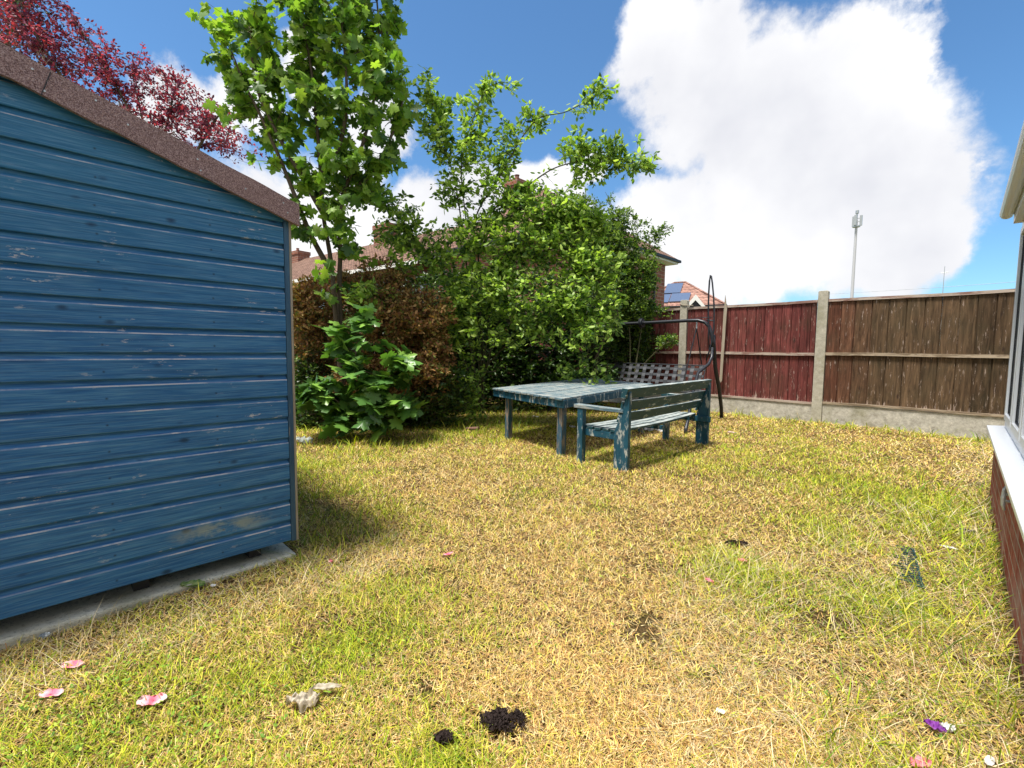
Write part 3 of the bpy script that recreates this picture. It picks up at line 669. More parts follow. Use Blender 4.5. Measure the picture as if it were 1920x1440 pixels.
# ---------------------------------------------------------------- swing seat
def build_swing():
    root = empty('swing_seat', (-4.2, 8.1, 0)); tag(root, 'black steel garden swing seat frame with woven metal strap seat', 'swing seat')
    def W(p): return (p[0]+4.2, p[1]-8.1, p[2])
    t = MB()
    t.tube([W(p) for p in ((-5.75, 8.1, 1.73), (-5.3, 8.1, 1.745), (-4.3, 8.1, 1.752), (-3.55, 8.1, 1.762), (-3.36, 8.1, 1.758), (-3.24, 8.1, 1.72), (-3.16, 8.1, 1.64), (-3.12, 8.1, 1.52), (-3.10, 8.1, 1.40), (-3.09, 8.1, 1.25))], .030, 10)
    t.build('top_bar', M['black'], root, smooth=True)
    for nm, pts, r in (('leg', [(-3.09, 8.1, 1.50), (-3.085, 8.14, 1.30), (-3.09, 8.25, .95), (-3.08, 8.45, .55), (-3.09, 8.62, .2), (-3.10, 8.68, .0)], .032),
                       ('leg', [(-3.085, 8.06, 1.28), (-3.06, 8.0, 1.12), (-3.05, 7.85, 1.0), (-3.12, 7.6, .86), (-3.04, 7.2, .5), (-2.90, 6.75, .16), (-2.88, 6.66, .08), (-2.86, 6.60, .0)], .026),
                       ('leg', [(-5.78, 8.1, 1.75), (-5.80, 8.25, 1.3), (-5.82, 8.5, .5), (-5.82, 8.7, 0)], .028),
                       ('leg', [(-5.78, 8.08, 1.7), (-5.78, 7.8, 1.1), (-5.76, 7.3, .5), (-5.74, 6.9, 0)], .028)):
        b = MB(); b.tube([W(p) for p in pts], r, 10); b.build(nm, M['black'], root, smooth=True)
    d = MB(); c = W((-4.44, 8.1, 1.752))
    for k, (x0, x1, r) in enumerate(((-.03, -.018, .10), (-.018, .018, .085), (.018, .035, .045))): d.tube([(c[0]+x0, 0, c[2]), (c[0]+x1, 0, c[2])], r, 20)
    d.build('joint_disc', M['black'], root)
    h = MB()    # canopy arm: a tall thin bent hoop
    h.tube([W(p) for p in ((-3.13, 8.06, 1.20), (-3.15, 8.06, 1.5), (-3.175, 8.06, 1.9), (-3.18, 8.06, 2.2), (-3.175, 8.06, 2.42), (-3.162, 8.06, 2.52), (-3.148, 8.06, 2.50), (-3.125, 8.06, 2.38), (-3.095, 8.06, 2.15), (-3.075, 8.06, 1.9), (-3.07, 8.06, 1.6), (-3.085, 8.04, 1.4), (-3.12, 8.02, 1.2), (-3.16, 8.02, 1.06))], .0135, 8)
    h.tube([W((-3.20, 8.06, 1.76)), W((-3.06, 8.06, 1.735))], .012, 8); h.tube([W((-3.40, 8.05, 1.80)), W((-3.10, 8.05, 1.80))], .006, 6)
    h.build('canopy_arm', M['black'], root, smooth=True)
    for xs in (-3.385, -5.35):
        hk = MB(); c = W((xs, 8.1, 1.7)); hk.tube([(c[0], 0, 1.735), (c[0]+.004, 0, 1.70), (c[0], 0, 1.66), (c[0]+.003, 0, 1.62)], .014, 8); hk.build('spring_hook', M['galv'], root)
        for (dx, dy, zz) in ((-.10, -.28, .55), (.055, .16, .98)):
            r_ = MB(); r_.tube([(c[0], 0, 1.63), (c[0]+dx*.5, dy*.5, (1.63+zz)/2), (c[0]+dx, dy, zz)], .011, 8); r_.build('hanger_rod', M['black'], root)
    # woven seat: frame rods plus flat straps over and under each other
    xa, xb = -5.10+4.2, -3.24+4.2
    A, B, Cc = np.array([0, .12, .965]), np.array([0, -.06, .50]), np.array([0, -.55, .52])
    s = MB()
    for p in (A, B, Cc): s.tube([(xa, p[1], p[2]), (xb, p[1], p[2])], .010, 8)
    for x in (xa, xb): s.tube([(x, A[1], A[2]), (x, B[1], B[2]), (x, Cc[1], Cc[2])], .010, 8)
    s.build('seat_frame', M['black'], root)
    for (p0, p1, nm, rows) in ((A, B, 'backrest', 4), (B, Cc, 'seat', 4)):
        st = MB(); dv = (p1-p0); nrm = np.cross([1, 0, 0], dv/np.linalg.norm(dv)); m = 12
        for i in range(m):
            xc = xa+(xb-xa)*(i+.5)/m; wd = .034; prev = None
            for j in range(rows*2+1):
                f = j/(rows*2); o_ = .005*(1 if (j//1+i) % 2 else -1) if 0 < j < rows*2 else 0
                q = p0+dv*f+nrm*o_
                if prev is not None: st.hexa([(xc-wd, *prev[1:]), (xc+wd, *prev[1:]), (xc+wd, *q[1:]), (xc-wd, *q[1:]), (xc-wd, prev[1]+nrm[1]*.002, prev[2]+nrm[2]*.002), (xc+wd, prev[1]+nrm[1]*.002, prev[2]+nrm[2]*.002), (xc+wd, q[1]+nrm[1]*.002, q[2]+nrm[2]*.002), (xc-wd, q[1]+nrm[1]*.002, q[2]+nrm[2]*.002)])
                prev = q
        for j in range(rows):
            f = (j+.6)/rows; q = p0+dv*f; u = dv/np.linalg.norm(dv)*.024
            a, b = q-u+nrm*.008, q+u+nrm*.008
            st.hexa([(xa, *a[1:]), (xb, *a[1:]), (xb, *b[1:]), (xa, *b[1:]), (xa, a[1]+nrm[1]*.002, a[2]+nrm[2]*.002), (xb, a[1]+nrm[1]*.002, a[2]+nrm[2]*.002), (xb, b[1]+nrm[1]*.002, b[2]+nrm[2]*.002), (xa, b[1]+nrm[1]*.002, b[2]+nrm[2]*.002)])
        st.build(nm, M['strap'], root)
build_swing()

# ---------------------------------------------------------------- houses and masts behind
def hip_roof(mb, x0, x1, y0, y1, ze, zr, ov=.45, thick=.12, hip_a=True, hip_b=True, along='x'):
    X0, X1, Y0, Y1 = x0-ov, x1+ov, y0-ov, y1+ov
    if along == 'x':
        ym = (Y0+Y1)/2; hw = (Y1-Y0)/2*.9
        ra, rb = (X0+(hw if hip_a else 0), ym), (X1-(hw if hip_b else 0), ym)
        top = [(ra[0], ra[1], zr), (rb[0], rb[1], zr)]
        fs = [(0, 1, 5, 4), (2, 3, 4, 5), (1, 2, 5), (3, 0, 4)]
    else:
        xm = (X0+X1)/2; hw = (X1-X0)/2*.9
        top = [(xm, Y0+(hw if hip_a else 0), zr), (xm, Y1-(hw if hip_b else 0), zr)]
        fs = [(0, 1, 4), (1, 2, 5, 4), (2, 3, 5), (3, 0, 4, 5)]
    vs = [(X0, Y0, ze), (X1, Y0, ze), (X1, Y1, ze), (X0, Y1, ze)]+top
    mb.add(vs, fs+[(3, 2, 1, 0)])
    return [(X0, Y0), (X1, Y0), (X1, Y1), (X0, Y1)], top
def chimney(root, x, y, z0, z1, w, d, pots=1, parent=None):
    c = MB(); c.box(x-w/2, x+w/2, y-d/2, y+d/2, z0, z1-.25); c.box(x-w/2-.05, x+w/2+.05, y-d/2-.05, y+d/2+.05, z1-.25, z1)
    co = c.build('chimney', M['housebrick'], parent or root)
    for k in range(pots):
        p = MB(); xx = x+(k-(pots-1)/2)*.4; p.tube([(xx, y, z1-.001), (xx, y, z1+.28), (xx, y, z1+.32)], [.12, .10, .12], 12); p.build('chimney_pot', M['roofC'], co)
def windows(root, wall, rects, face, const):
    for (a0, a1, z0, z1) in rects:
        f = MB(); t = .07
        def bx(a, b, c, d, p0, p1):
            if face == 'y': f.box(a, b, const-p1, const-p0, c, d)
            else: f.box(const+p0, const+p1, a, b, c, d)
        bx(a0, a1, z0, z0+t, .002, .06); bx(a0, a1, z1-t, z1, .002, .06); bx(a0, a0+t, z0+t, z1-t, .002, .06); bx(a1-t, a1, z0+t, z1-t, .002, .06); m = (a0+a1)/2; bx(m-.03, m+.03, z0+t, z1-t, .002, .06)
        fo = f.build('window', M['upvc'], root)
        g = MB()
        if face == 'y': g.box(a0+t, a1-t, const-.02, const-.003, z0+t, z1-t)
        else: g.box(const+.003, const+.02, a0+t, a1-t, z0+t, z1-t)
        g.build('pane', M['glass'], fo)
def build_houses():
    # terrace, face parallel to the fence
    r = empty('terraced_house', (-26.5, 14.36, 0), math.radians(7.4)); tag(r, 'long low brick house with brown tiled roof behind the rust shrub', 'house')
    x0, x1, y0, y1 = -19, 8.2, -3.3, 4.2
    w = MB(); w.box(x0, x1, y0, y1, -.05, 5.15); w.build('wall', M['housebrick'], r)
    rf = MB(); hip_roof(rf, x0, x1, y0, y1, 5.15, 7.75, hip_b=False); ro = rf.build('roof', M['roofA'], r)
    f = MB(); f.box(x0-.5, x1+.5, y0-.50, y0-.452, 4.98, 5.16); f.build('fascia', M['white'], r)
    chimney(r, -9.3, .45, 7.0, 8.3, 1.7, .9, 1, ro); chimney(r, 1.2, .45, 7.0, 8.65, 1.5, .9, 1, ro)
    windows(r, None, [(-6, -4.4, 3.2, 4.5), (-1, .6, 3.2, 4.5), (4.5, 6.1, 3.2, 4.5), (7.4, 8.6, 3.2, 4.5), (-6, -4.4, .9, 2.2), (4.5, 6.1, .9, 2.2)], 'y', y0)
    # brick house at the right, seen past the hedge
    r = empty('brick_house', (-13.2, 15.8, 0)); tag(r, 'brick house with dark eaves rising behind the green hedge', 'house')
    x0, x1, y0, y1 = -3.6, 3.6, -3.7, 3.6
    w = MB(); w.box(x0, x1, y0, y1, -.05, 5.2); w.build('wall', M['housebrick'], r)
    rf = MB(); hip_roof(rf, x0, x1, y0, y1, 5.23, 8.1, along='y'); ro = rf.build('roof', M['roofA'], r)
    so = MB(); so.box(x0-.4, x1+.4, y0-.4, y1+.4, 5.05, 5.21); so.build('soffit', M['white'], r)
    e = MB(); ov = .5
    for (a, b, c, d) in ((x1+.402, x1+ov, y0-ov, y1+ov), (x0-ov, x1+.4, y1+.402, y1+ov), (x0-ov, x1+.4, y0-ov, y0-.402)): e.box(a, b, c, d, 5.12, 5.225)
    e.build('gutter', M['dark'], r)
    dp = MB(); dp.tube([(x1+.06, 2.55, 5.1), (x1+.06, 2.55, 0)], .045, 8); dp.build('downpipe', M['dark'], r)
    chimney(r, -1.6, -.5, 7.0, 8.75, .8, .8, 1, ro)
    windows(r, None, [(-2.6, -1.0, 3.1, 4.4), (-2.6, -1.0, .9, 2.2)], 'x', x1)
    # far house with the solar panels
    r = empty('far_house', (-18.5, 40.3, 0), math.radians(16)); tag(r, 'distant house with orange tiled hipped roof and solar panels', 'house')
    x0, x1, y0, y1 = -3.6, 3.6, -3.5, 3.5
    w = MB(); w.box(x0, x1, y0, y1, -.05, 4.95); w.build('wall', M['housebrick'], r)
    rf = MB(); (X0, Y0), _, _, _ = hip_roof(rf, x0, x1, y0, y1, 4.95, 7.4)[0]; ro = rf.build('roof', M['roofC'], r)
    e = MB(); e.box(x0-.5, x1+.5, y0-.55, y0-.452, 4.86, 4.99); e.box(x1+.452, x1+.55, y0-.45, y1+.5, 4.86, 4.99); e.build('gutter', M['dark'], r)
    ri = MB()
    hwid = (y1-y0+.9)/2*.9; a, b = (x0-.45+hwid, 0, 7.42), (x1+.45-hwid, 0, 7.42)
    ri.tube([a, b], .10, 6); ri.tube([b, (x1+.45, y0-.45, 5.0)], .09, 6); ri.tube([b, (x1+.45, y1+.45, 5.0)], .09, 6); ri.tube([a, (x0-.45, y0-.45, 5.0)], .09, 6); ri.build('ridge_tiles', M['roofC'], r)
    sl_ = 2.45/3.95
    def onroof(x, t, l=.06): return (x, y0-.45+t*3.95, 4.95+t*2.45+l)   # t: 0 eave, 1 ridge
    for (xa, xb, ta, tb) in ((-1.9, -.35, .12, .45), (-.3, 1.25, .14, .47), (-1.0, .35, .50, .92)):
        p = MB(); q = [onroof(xa, ta), onroof(xb, ta), onroof(xb, tb), onroof(xa, tb)]; p.hexa(q+[(v[0], v[1]-.03, v[2]+.07) for v in q]); p.build('solar_panel', M['solar'], r)
    chimney(r, -2.2, -1.6, 5.2, 7.9, .8, .8, 1, ro)
    ch = MB(); ch.box(-3.1, -1.8, -2.6, -1.95, 5.0, 6.6); ch.build('chimney', M['housebrick'], ro)
    d = MB(); yy = y0-.9     # small white gable over the porch window
    gx = 1.9
    d.prism([(gx-.85, 4.7), (gx-.58, 4.7), (gx, 5.35), (gx+.58, 4.7), (gx+.85, 4.7), (gx, 5.8)], 'y', yy, yy+.12)
    d.build('bargeboard', M['white'], r)
    d2 = MB(); d2.prism([(gx-.58, 4.7), (gx, 5.34), (gx+.58, 4.7)], 'y', yy+.13, yy+.2); d2.build('gable', M['dark'], r)
    d3 = MB(); d3.prism([(gx-.80, 4.7), (gx+.80, 4.7), (gx, 5.75)], 'y', yy+.21, yy+2.4); d3.build('gable_roof', M['roofC'], r)
build_houses()
def build_mast():
    b = P(1597, 560, 70); t = P(1605, 415, 70)
    r = empty('phone_mast', (b[0], b[1], 0)); tag(r, 'tall pale phone mast with antenna cluster beyond the fence', 'mast')
    s = MB(); hh = t[2]; s.tube([(0, 0, 0), (0, 0, hh*.5), (0, 0, hh)], [.26, .21, .16], 12); s.build('mast_pole', M['pole'], r)
    hd = MB()
    for k in range(3):
        a = 2*PI*k/3+.4; x, y = .55*math.cos(a), .55*math.sin(a); hd.box(x-.16, x+.16, y-.12, y+.12, hh-.9, hh+.6); hd.tube([(0, 0, hh-.3), (x, y, hh-.3)], .05, 6); hd.tube([(0, 0, hh+.2), (x, y, hh+.2)], .05, 6)
    hd.tube([(0, 0, hh), (0, 0, hh+1.2)], .10, 8); hd.tube([(0, 0, hh+.9), (0, 0, hh+1.35)], .22, 10); hd.tube([(0, 0, hh-1.1), (0, 0, hh-.9)], .5, 12)
    hd.build('antenna_cluster', M['galv'], r)
    b = P(1768, 545, 60); t = P(1771, 500, 60)
    o = MB(); o.tube([(b[0], b[1], 0), (b[0], b[1], t[2])], [.07, .03], 8); o.tube([(b[0]-.35, b[1], t[2]-.8), (b[0]+.35, b[1], t[2]-.8)], .03, 6)
    tag(o.build('thin_pole', M['galv']), 'thin distant pole above the brown fence panel', 'pole')
    w = MB(); pts = []
    for k in range(25):
        f = k/24; pts.append((-1.9+f*4.5, FY+.35, 2.26+.02*f-.10*math.sin(PI*f)*.4+.05*f))
    w.tube(pts, .003, 5); tag(w.build('wire', M['galv']), 'thin wire strung just above the brown fence panel', 'wire')
build_mast()

# ---------------------------------------------------------------- foliage
def frames(n, r, up=.8, dirs=None, spread=.5):
    """leaf frames: long axis, side axis, normal"""
    nrm = r.normal(0, spread, (n, 3)); nrm[:, 2] += up; nrm /= np.linalg.norm(nrm, axis=1)[:, None]
    a = r.normal(0, 1, (n, 3)) if dirs is None else dirs+r.normal(0, .55, (n, 3))
    a -= (a*nrm).sum(1)[:, None]*nrm; a /= np.linalg.norm(a, axis=1)[:, None]+1e-9
    return a, np.cross(nrm, a), nrm
OVAL = (np.array([[0, 0, 0], [.30, .22, -.05], [.62, .24, -.06], [1, 0, -.02], [.62, -.24, -.06], [.30, -.22, -.05], [.32, 0, .03], [.64, 0, .03]]),
        np.array([[0, 6, 1], [1, 6, 7], [1, 7, 2], [2, 7, 3], [0, 5, 6], [5, 4, 7], [5, 7, 6], [4, 3, 7]]))
SMALL = (np.array([[0, 0, 0], [.5, .26, -.05], [1, 0, 0], [.5, -.26, -.05]]), np.array([[0, 2, 1], [0, 3, 2]]))
def maple():
    o = [(0.02, 0), (-.10, .16), (-.06, .40), (.14, .34), (.20, .30), (.26, .62), (.40, .50), (.52, .66), (.56, .42), (.55, .20), (.72, .30), (.80, .20), (1.0, 0)]
    pts = o+[(x, -y) for x, y in reversed(o[1:-1])]
    v = [(x, y, -.10*abs(y)-.10*max(0, x-.6)+.03*math.sin(9*x+5*y)) for x, y in pts]+[(.30, 0, .03)]
    c = len(v)-1; m = len(pts)
    return np.array(v), np.array([[c, i, (i+1) % m] for i in range(m)])
MAPLE = maple()
def leaves(name, pts, size, tmpl, mat, palette, parent, r, up=.8, dirs=None, spread=.5, jit=.35, droop=0.0):
    n = len(pts)
    if n == 0: return
    a, s, m = frames(n, r, up, dirs, spread)
    if droop: 
        a[:, 2] -= droop; a /= np.linalg.norm(a, axis=1)[:, None]; s = np.cross(m, a); s /= np.linalg.norm(s, axis=1)[:, None]; m = np.cross(a, s)
    L = size*r.uniform(1-jit, 1+jit, n)
    tv, tf = tmpl; k = len(tv); curl = r.uniform(.3, 2.2, n)
    V = pts[:, None, :]+L[:, None, None]*(tv[None, :, 0, None]*a[:, None, :]+tv[None, :, 1, None]*s[:, None, :]*r.uniform(.8, 1.1, n)[:, None, None]+(tv[None, :, 2]*curl[:, None])[:, :, None]*m[:, None, :])
    T = (np.arange(n)*k)[:, None, None]+tf[None]
    pal = np.array(palette); c = pal[r.integers(0, len(pal), n)]*r.uniform(.75, 1.25, n)[:, None]
    C = np.repeat(c[:, None, :], k, 1)
    return np_mesh(name, V.reshape(-1, 3), T.reshape(-1, 3), mat, parent, cols=C.reshape(-1, 3))
def tubes_np(name, segs, mat, parent, n=3):
    """segs: list of (points array m x 3, radii array m)"""
    VS, TS, b = [], [], 0
    an = np.arange(n)*2*PI/n
    for p, rad in segs:
        m = len(p); t = np.gradient(p, axis=0); t /= np.linalg.norm(t, axis=1)[:, None]+1e-9
        a = np.cross(t, [.13, .31, 1.0]); a /= np.linalg.norm(a, axis=1)[:, None]+1e-9; c = np.cross(t, a)
        V = p[:, None, :]+rad[:, None, None]*(np.cos(an)[None, :, None]*a[:, None, :]+np.sin(an)[None, :, None]*c[:, None, :])
        VS.append(V.reshape(-1, 3))
        i = np.arange(m-1)[:, None]*n; k = np.arange(n)[None, :]; k2 = (k+1) % n
        A, B, C_, D = b+i+k, b+i+k2, b+i+n+k2, b+i+n+k
        TS.append(np.stack([A, B, C_], -1).reshape(-1, 3)); TS.append(np.stack([A, C_, D], -1).reshape(-1, 3)); b += m*n
    return np_mesh(name, np.concatenate(VS), np.concatenate(TS), mat, parent, smooth=True)
def spline(pts, n=10):
    pts = np.array(pts, float); m = len(pts); out = []
    for i in range(m-1):
        p0, p1, p2, p3 = pts[max(i-1, 0)], pts[i], pts[i+1], pts[min(i+2, m-1)]
        for t in np.linspace(0, 1, n, endpoint=False):
            out.append(.5*((2*p1)+(-p0+p2)*t+(2*p0-5*p1+4*p2-p3)*t*t+(-p0+3*p1-3*p2+p3)*t**3))
    out.append(pts[-1]); return np.array(out)
def plant(root_name, label, cat, base, limbs, lobes, depth, n_twigs, per, size, tmpl, lmat, bmat, palette, seed,
          dr=.5, up=.8, spread=.5, twig_len=.5, twig_r=.004, limb_r=.03, droop=0.0, group=None, shell=.35, limb_leaves=0, jit=.35, tips=True):
    """limbs: polylines in (px, py, depth); lobes: (px, py, rx, ry[, depth, weight])"""
    r = np.random.default_rng(seed)
    base = np.array(base, float); root = empty(root_name, tuple(base)); tag(root, label, cat, group)
    segs = []; skel = []
    for li in limbs:
        pp = np.array([P(*q) if len(q) == 3 else P(q[0], q[1], depth) for q in li]); rad0 = limb_r
        sp = spline(pp, 8); k = len(sp); rad = np.linspace(rad0, rad0*.22, k)
        segs.append((sp-base, rad)); skel.append(sp)
    sk = np.concatenate(skel) if skel else None
    area = np.array([l[2]*l[3]*(l[5] if len(l) > 5 else 1.0) for l in lobes]); area /= area.sum()
    LP, LD = [], []; tw = []
    idx = r.choice(len(lobes), n_twigs, p=area)
    for i in idx:
        l = lobes[i]; dep = l[4] if len(l) > 4 and l[4] else depth
        v = r.normal(0, 1, 3); v /= np.linalg.norm(v); rad = (shell+(1-shell)*r.uniform(0, 1)**.6)
        c = P(l[0], l[1], dep); sx, sy = l[2]*dep/F, l[3]*dep/F
        dv = np.array([v[0]*sx, v[1]*dr, v[2]*sy])*rad          # camera-ish frame, turned to world by the heading
        ax, ay = np.array([math.cos(YAW), math.sin(YAW), 0]), np.array([-math.sin(YAW), math.cos(YAW), 0])
        tip = c+ax*dv[0]+ay*dv[1]+np.array([0, 0, dv[2]])
        if tip[2] < .03: tip[2] = .03+r.uniform(0, .08)
        if sk is not None:
            dd = ((sk-tip)**2).sum(1)+.6*np.clip(sk[:, 2]-tip[2]+.15, 0, 9)**2; o = sk[np.argmin(dd)]
        else: o = c+(tip-c)*.2
        dist = np.linalg.norm(tip-o)
        if dist > twig_len: o = tip+(o-tip)/dist*twig_len*r.uniform(.7, 1.1)
        mid = (o+tip)/2+r.normal(0, .06, 3)*min(dist, twig_len)+np.array([0, 0, .10*min(dist, twig_len)])
        pts = spline([o, mid, tip], 4); tw.append((pts-base, np.linspace(twig_r, twig_r*.35, len(pts))))
        m = max(2, int(per*r.uniform(.5, 1.5))); f = r.uniform(.15, 1.03, m)**.75*(len(pts)-1)
        f = np.clip(f, 0, len(pts)-1.001); i0 = f.astype(int); q = pts[i0]*(1-(f-i0))[:, None]+pts[i0+1]*(f-i0)[:, None]
        d = tip-o; d = d/(np.linalg.norm(d)+1e-6)
        side = r.normal(0, 1, (m, 3)); LP.append(q+side*size*.18); LD.append(d[None]*.9+side*.9)
    if limb_leaves:
        for sp in skel:
            for q in sp[int(len(sp)*.3):]:
                m = limb_leaves; side = r.normal(0, 1, (m, 3)); LP.append(q+side*size*.5); LD.append(side)
    LP = np.concatenate(LP); LD = np.concatenate(LD)
    leaves('foliage', LP-base, size, tmpl, lmat, palette, root, r, up, LD, spread, jit, droop)
    tubes_np('stem', segs+tw, bmat, root, 5 if len(tw) < 900 else 3)
    return root

GREENS = [(.14, .27, .035), (.21, .37, .048), (.09, .18, .032), (.30, .45, .065), (.055, .12, .028)]
BRIGHT = [(.24, .38, .055), (.35, .50, .08), (.14, .24, .045), (.44, .57, .13), (.07, .14, .03), (.30, .44, .085)]
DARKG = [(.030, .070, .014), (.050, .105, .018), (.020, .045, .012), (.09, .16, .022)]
RUST = [(.25, .115, .04), (.34, .175, .06), (.16, .07, .03), (.43, .27, .10), (.22, .15, .04), (.15, .17, .035)]
PURPLE = [(.15, .025, .080), (.24, .035, .10), (.08, .016, .05), (.50, .05, .12), (.11, .025, .075), (.36, .09, .18), (.45, .04, .09)]

weeds()
b = G(640, 812)
plant('sycamore_tree', 'tall young sycamore with large lobed leaves rising behind the shed', 'tree', (b[0]-.25, b[1]+.25, 0),
      [[(648,800,6.9),(632,620,6.7),(622,500,6.5),(606,400,6.4),(598,280,6.3),(585,140,6.2),(565,20,6.1),(560,-90,6.0)],
       [(650,800,6.9),(637,560,6.7),(638,470,6.5),(640,380,6.4),(680,270,6.3),(705,160,6.3),(710,50,6.3),(700,-60,6.3)],
       [(618,505,6.5),(585,445,6.4),(562,390,6.3),(530,310,6.2),(490,220,6.1),(455,150,6.0),(440,110,5.9)],
       [(606,400,6.4),(560,320,6.2),(520,250,6.1),(480,160,6.0),(470,60,5.9)],
       [(640,380,6.4),(700,320,6.5),(740,240,6.6),(760,170,6.7)],[(600,330,6.3),(640,260,6.2),(650,160,6.0),(640,40,5.9)]],
      [(560,60,115,85),(475,110,85,65),(640,120,115,105),(705,60,65,75),(560,205,100,65),(700,225,75,75),(600,290,95,50),(490,200,55,45),(735,175,45,60),(440,60,45,40),
       (540,330,45,28),(625,375,65,40),(640,320,80,45),(720,290,40,30),(560,-60,130,90),(670,-60,110,90),(405,90,28,14,None,.7),(380,170,20,10,None,.8),(425,225,22,12,None,.8),(560,420,40,32,None,.5),(600,420,30,20,None,.5),
       (700,350,40,20),(650,440,50,30,None,.8),(560,400,18,20),(470,250,40,25,None,.7),(640,530,60,28,None,.9),(680,460,35,25)],
      6.3, 540, 9, .118, MAPLE, M['leaf'], M['bark'], GREENS+[(.20, .33, .05), (.26, .38, .06)], 21, dr=.9, up=.75, spread=.75, twig_len=.75, twig_r=.005, limb_r=.042, droop=.55, jit=.5)
b = G(680, 828)
plant('sycamore_sapling', 'low sycamore sapling with big dark lobed leaves beside the shed', 'sapling', (b[0], b[1], 0),
      [[(680,810,6.2),(670,740,6.1),(665,680,6.0),(680,610,6.0)],[(675,800,6.2),(710,730,6.0),(750,690,5.9)],[(670,800,6.2),(630,750,6.0),(600,740,5.9)],[(690,800,6.2),(700,770,5.9),(740,760,5.8)]],
      [(645,605,55,16),(700,598,40,16),(690,690,60,38),(755,682,28,22),(615,745,55,34),(705,735,55,38),(585,735,28,22),(665,790,80,24),(640,650,40,16),(700,645,25,16),(740,760,40,25)],
      6.0, 95, 6, .19, MAPLE, M['leafd'], M['bark'], [(.09, .20, .04), (.13, .27, .05), (.06, .14, .03), (.20, .36, .06), (.07, .16, .04)], 22, dr=.35, up=1.0, spread=.5, twig_len=.45, droop=.35, limb_r=.016)
b = G(700, 800)
plant('rust_shrub', 'dense shrub with dying rust brown foliage between shed and green shrub', 'shrub', (b[0]-.5, b[1]+.5, 0),
      [[(700,790,7.5),(700,700,7.4),(690,600,7.3),(660,520,7.2)],[(710,790,7.5),(760,700,7.4),(790,620,7.3)],[(690,790,7.5),(640,700,7.3),(600,600,7.2),(560,540,7.2)]],
      [(595,585,65,55),(715,565,75,50),(785,620,60,60),(570,660,45,65),(805,700,48,55),(715,640,95,75),(650,545,65,35),(720,720,110,50,7.0),(800,600,60,60,6.9),(820,690,40,60,6.9),(740,600,60,60,6.9),(570,600,38,50),(610,520,40,18),(720,510,40,25),(560,565,30,30),(750,540,50,30)],
      7.3, 2600, 17, .062, SMALL, M['leafb'], M['bark'], RUST, 23, dr=.6, up=.5, spread=.9, twig_len=.32, twig_r=.003, limb_r=.03)
b = G(620, 822)
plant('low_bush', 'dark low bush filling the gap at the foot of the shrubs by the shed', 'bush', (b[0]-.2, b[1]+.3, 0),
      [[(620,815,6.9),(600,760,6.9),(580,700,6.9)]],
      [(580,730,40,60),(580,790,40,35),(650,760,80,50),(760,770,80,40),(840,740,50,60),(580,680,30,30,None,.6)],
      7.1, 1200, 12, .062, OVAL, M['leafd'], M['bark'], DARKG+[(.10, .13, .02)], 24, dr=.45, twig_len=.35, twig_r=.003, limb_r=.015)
b = G(905, 778)
plant('arching_shrub', 'tall light green shrub with long arching branches behind the table', 'shrub', (b[0], b[1]+.1, 0),
      [[(905,775,8.3),(905,640,8.0),(885,500,7.7),(872,400,7.5),(866,300,7.3),(905,180,7.0),(935,155,6.9)],
       [(900,760,8.3),(895,560,7.8),(890,420,7.5),(935,335,7.2),(1000,230,6.9),(1065,208,6.7),(1140,165,6.6)],
       [(905,760,8.3),(900,560,7.8),(905,420,7.4),(1000,340,7.1),(1060,308,6.9),(1150,298,6.7),(1236,318,6.6)],
       [(895,770,8.3),(880,560,7.8),(865,420,7.5),(850,330,7.3),(822,235,7.1),(803,155,7.0)],
       [(900,770,8.3),(875,620,7.8),(830,510,7.5),(780,450,7.3),(730,385,7.2),(690,350,7.1)],
       [(905,700,8.2),(925,560,7.7),(960,500,7.4),(1050,465,7.1),(1110,510,6.9),(1160,590,6.8)],
       [(910,700,8.2),(940,590,7.8),(975,500,7.6),(1040,430,7.4),(1120,430,7.3)],
       [(890,740,8.3),(860,650,7.8),(825,580,7.6),(780,540,7.4)],
       [(900,700,8.2),(960,640,7.8),(1060,600,7.4),(1150,600,7.2)],[(880,760,8.2),(880,700,7.6),(890,740,7.4)],
       [(885,480,7.7),(940,420,7.6),(1010,370,7.5),(1060,360,7.5)]],
      [(880,290,50,70,None,.55),(930,270,60,50,None,.6),(870,210,30,30,None,.6),(905,175,30,18,None,.8),(1000,225,35,22,None,.8),(975,185,25,12,None,.8),(1125,180,28,12,6.6,1.2),(1100,200,22,8,6.6),(1075,270,25,15,6.8),(1120,290,50,28,6.8),(1185,312,45,10,6.6,1.3),(1170,270,30,10,6.7,.8),(1110,325,45,18,6.8),(820,260,32,45,7.1,.8),(798,170,22,32,7.0),(835,210,20,30,7.1),
       (790,240,16,16,7.1),(850,360,45,35,None,.7),(930,350,45,45,None,.6),(1000,400,60,35,None,.8),(900,440,110,40),(1010,460,110,50),(835,500,55,40,7.3),(910,540,80,60),(1000,560,110,60),(1100,560,70,55,7),(1110,500,65,45,7),(1070,430,60,30),(1040,392,60,26,None,1.6),(985,380,42,26,None,1.6),(1085,405,40,24,None,1.5),(950,400,40,25),(1120,430,40,25,None,1.4),(870,620,50,45,None,.7),
       (880,710,35,60,7.4,.6),(880,770,35,22,7.5,.6),(960,630,60,35,None,.5),(1080,640,70,30,7,.6),(1120,620,50,40,7,.6),(760,400,40,28,7.2,.7),(700,360,50,25,7.1,.8),(650,365,35,30,6.9),(735,445,50,30,7.2,1.2),(760,480,40,30,7.3),(650,340,30,18,6.9),(680,560,28,25,6.5),(1100,720,50,30,7.2,.6),(865,580,32,40,7.2)],
      7.2, 3000, 10, .082, OVAL, M['leaf'], M['barkg'], BRIGHT, 25, dr=.55, up=.8, spread=.6, twig_len=.45, twig_r=.0035, limb_r=.022, limb_leaves=2, jit=.5)
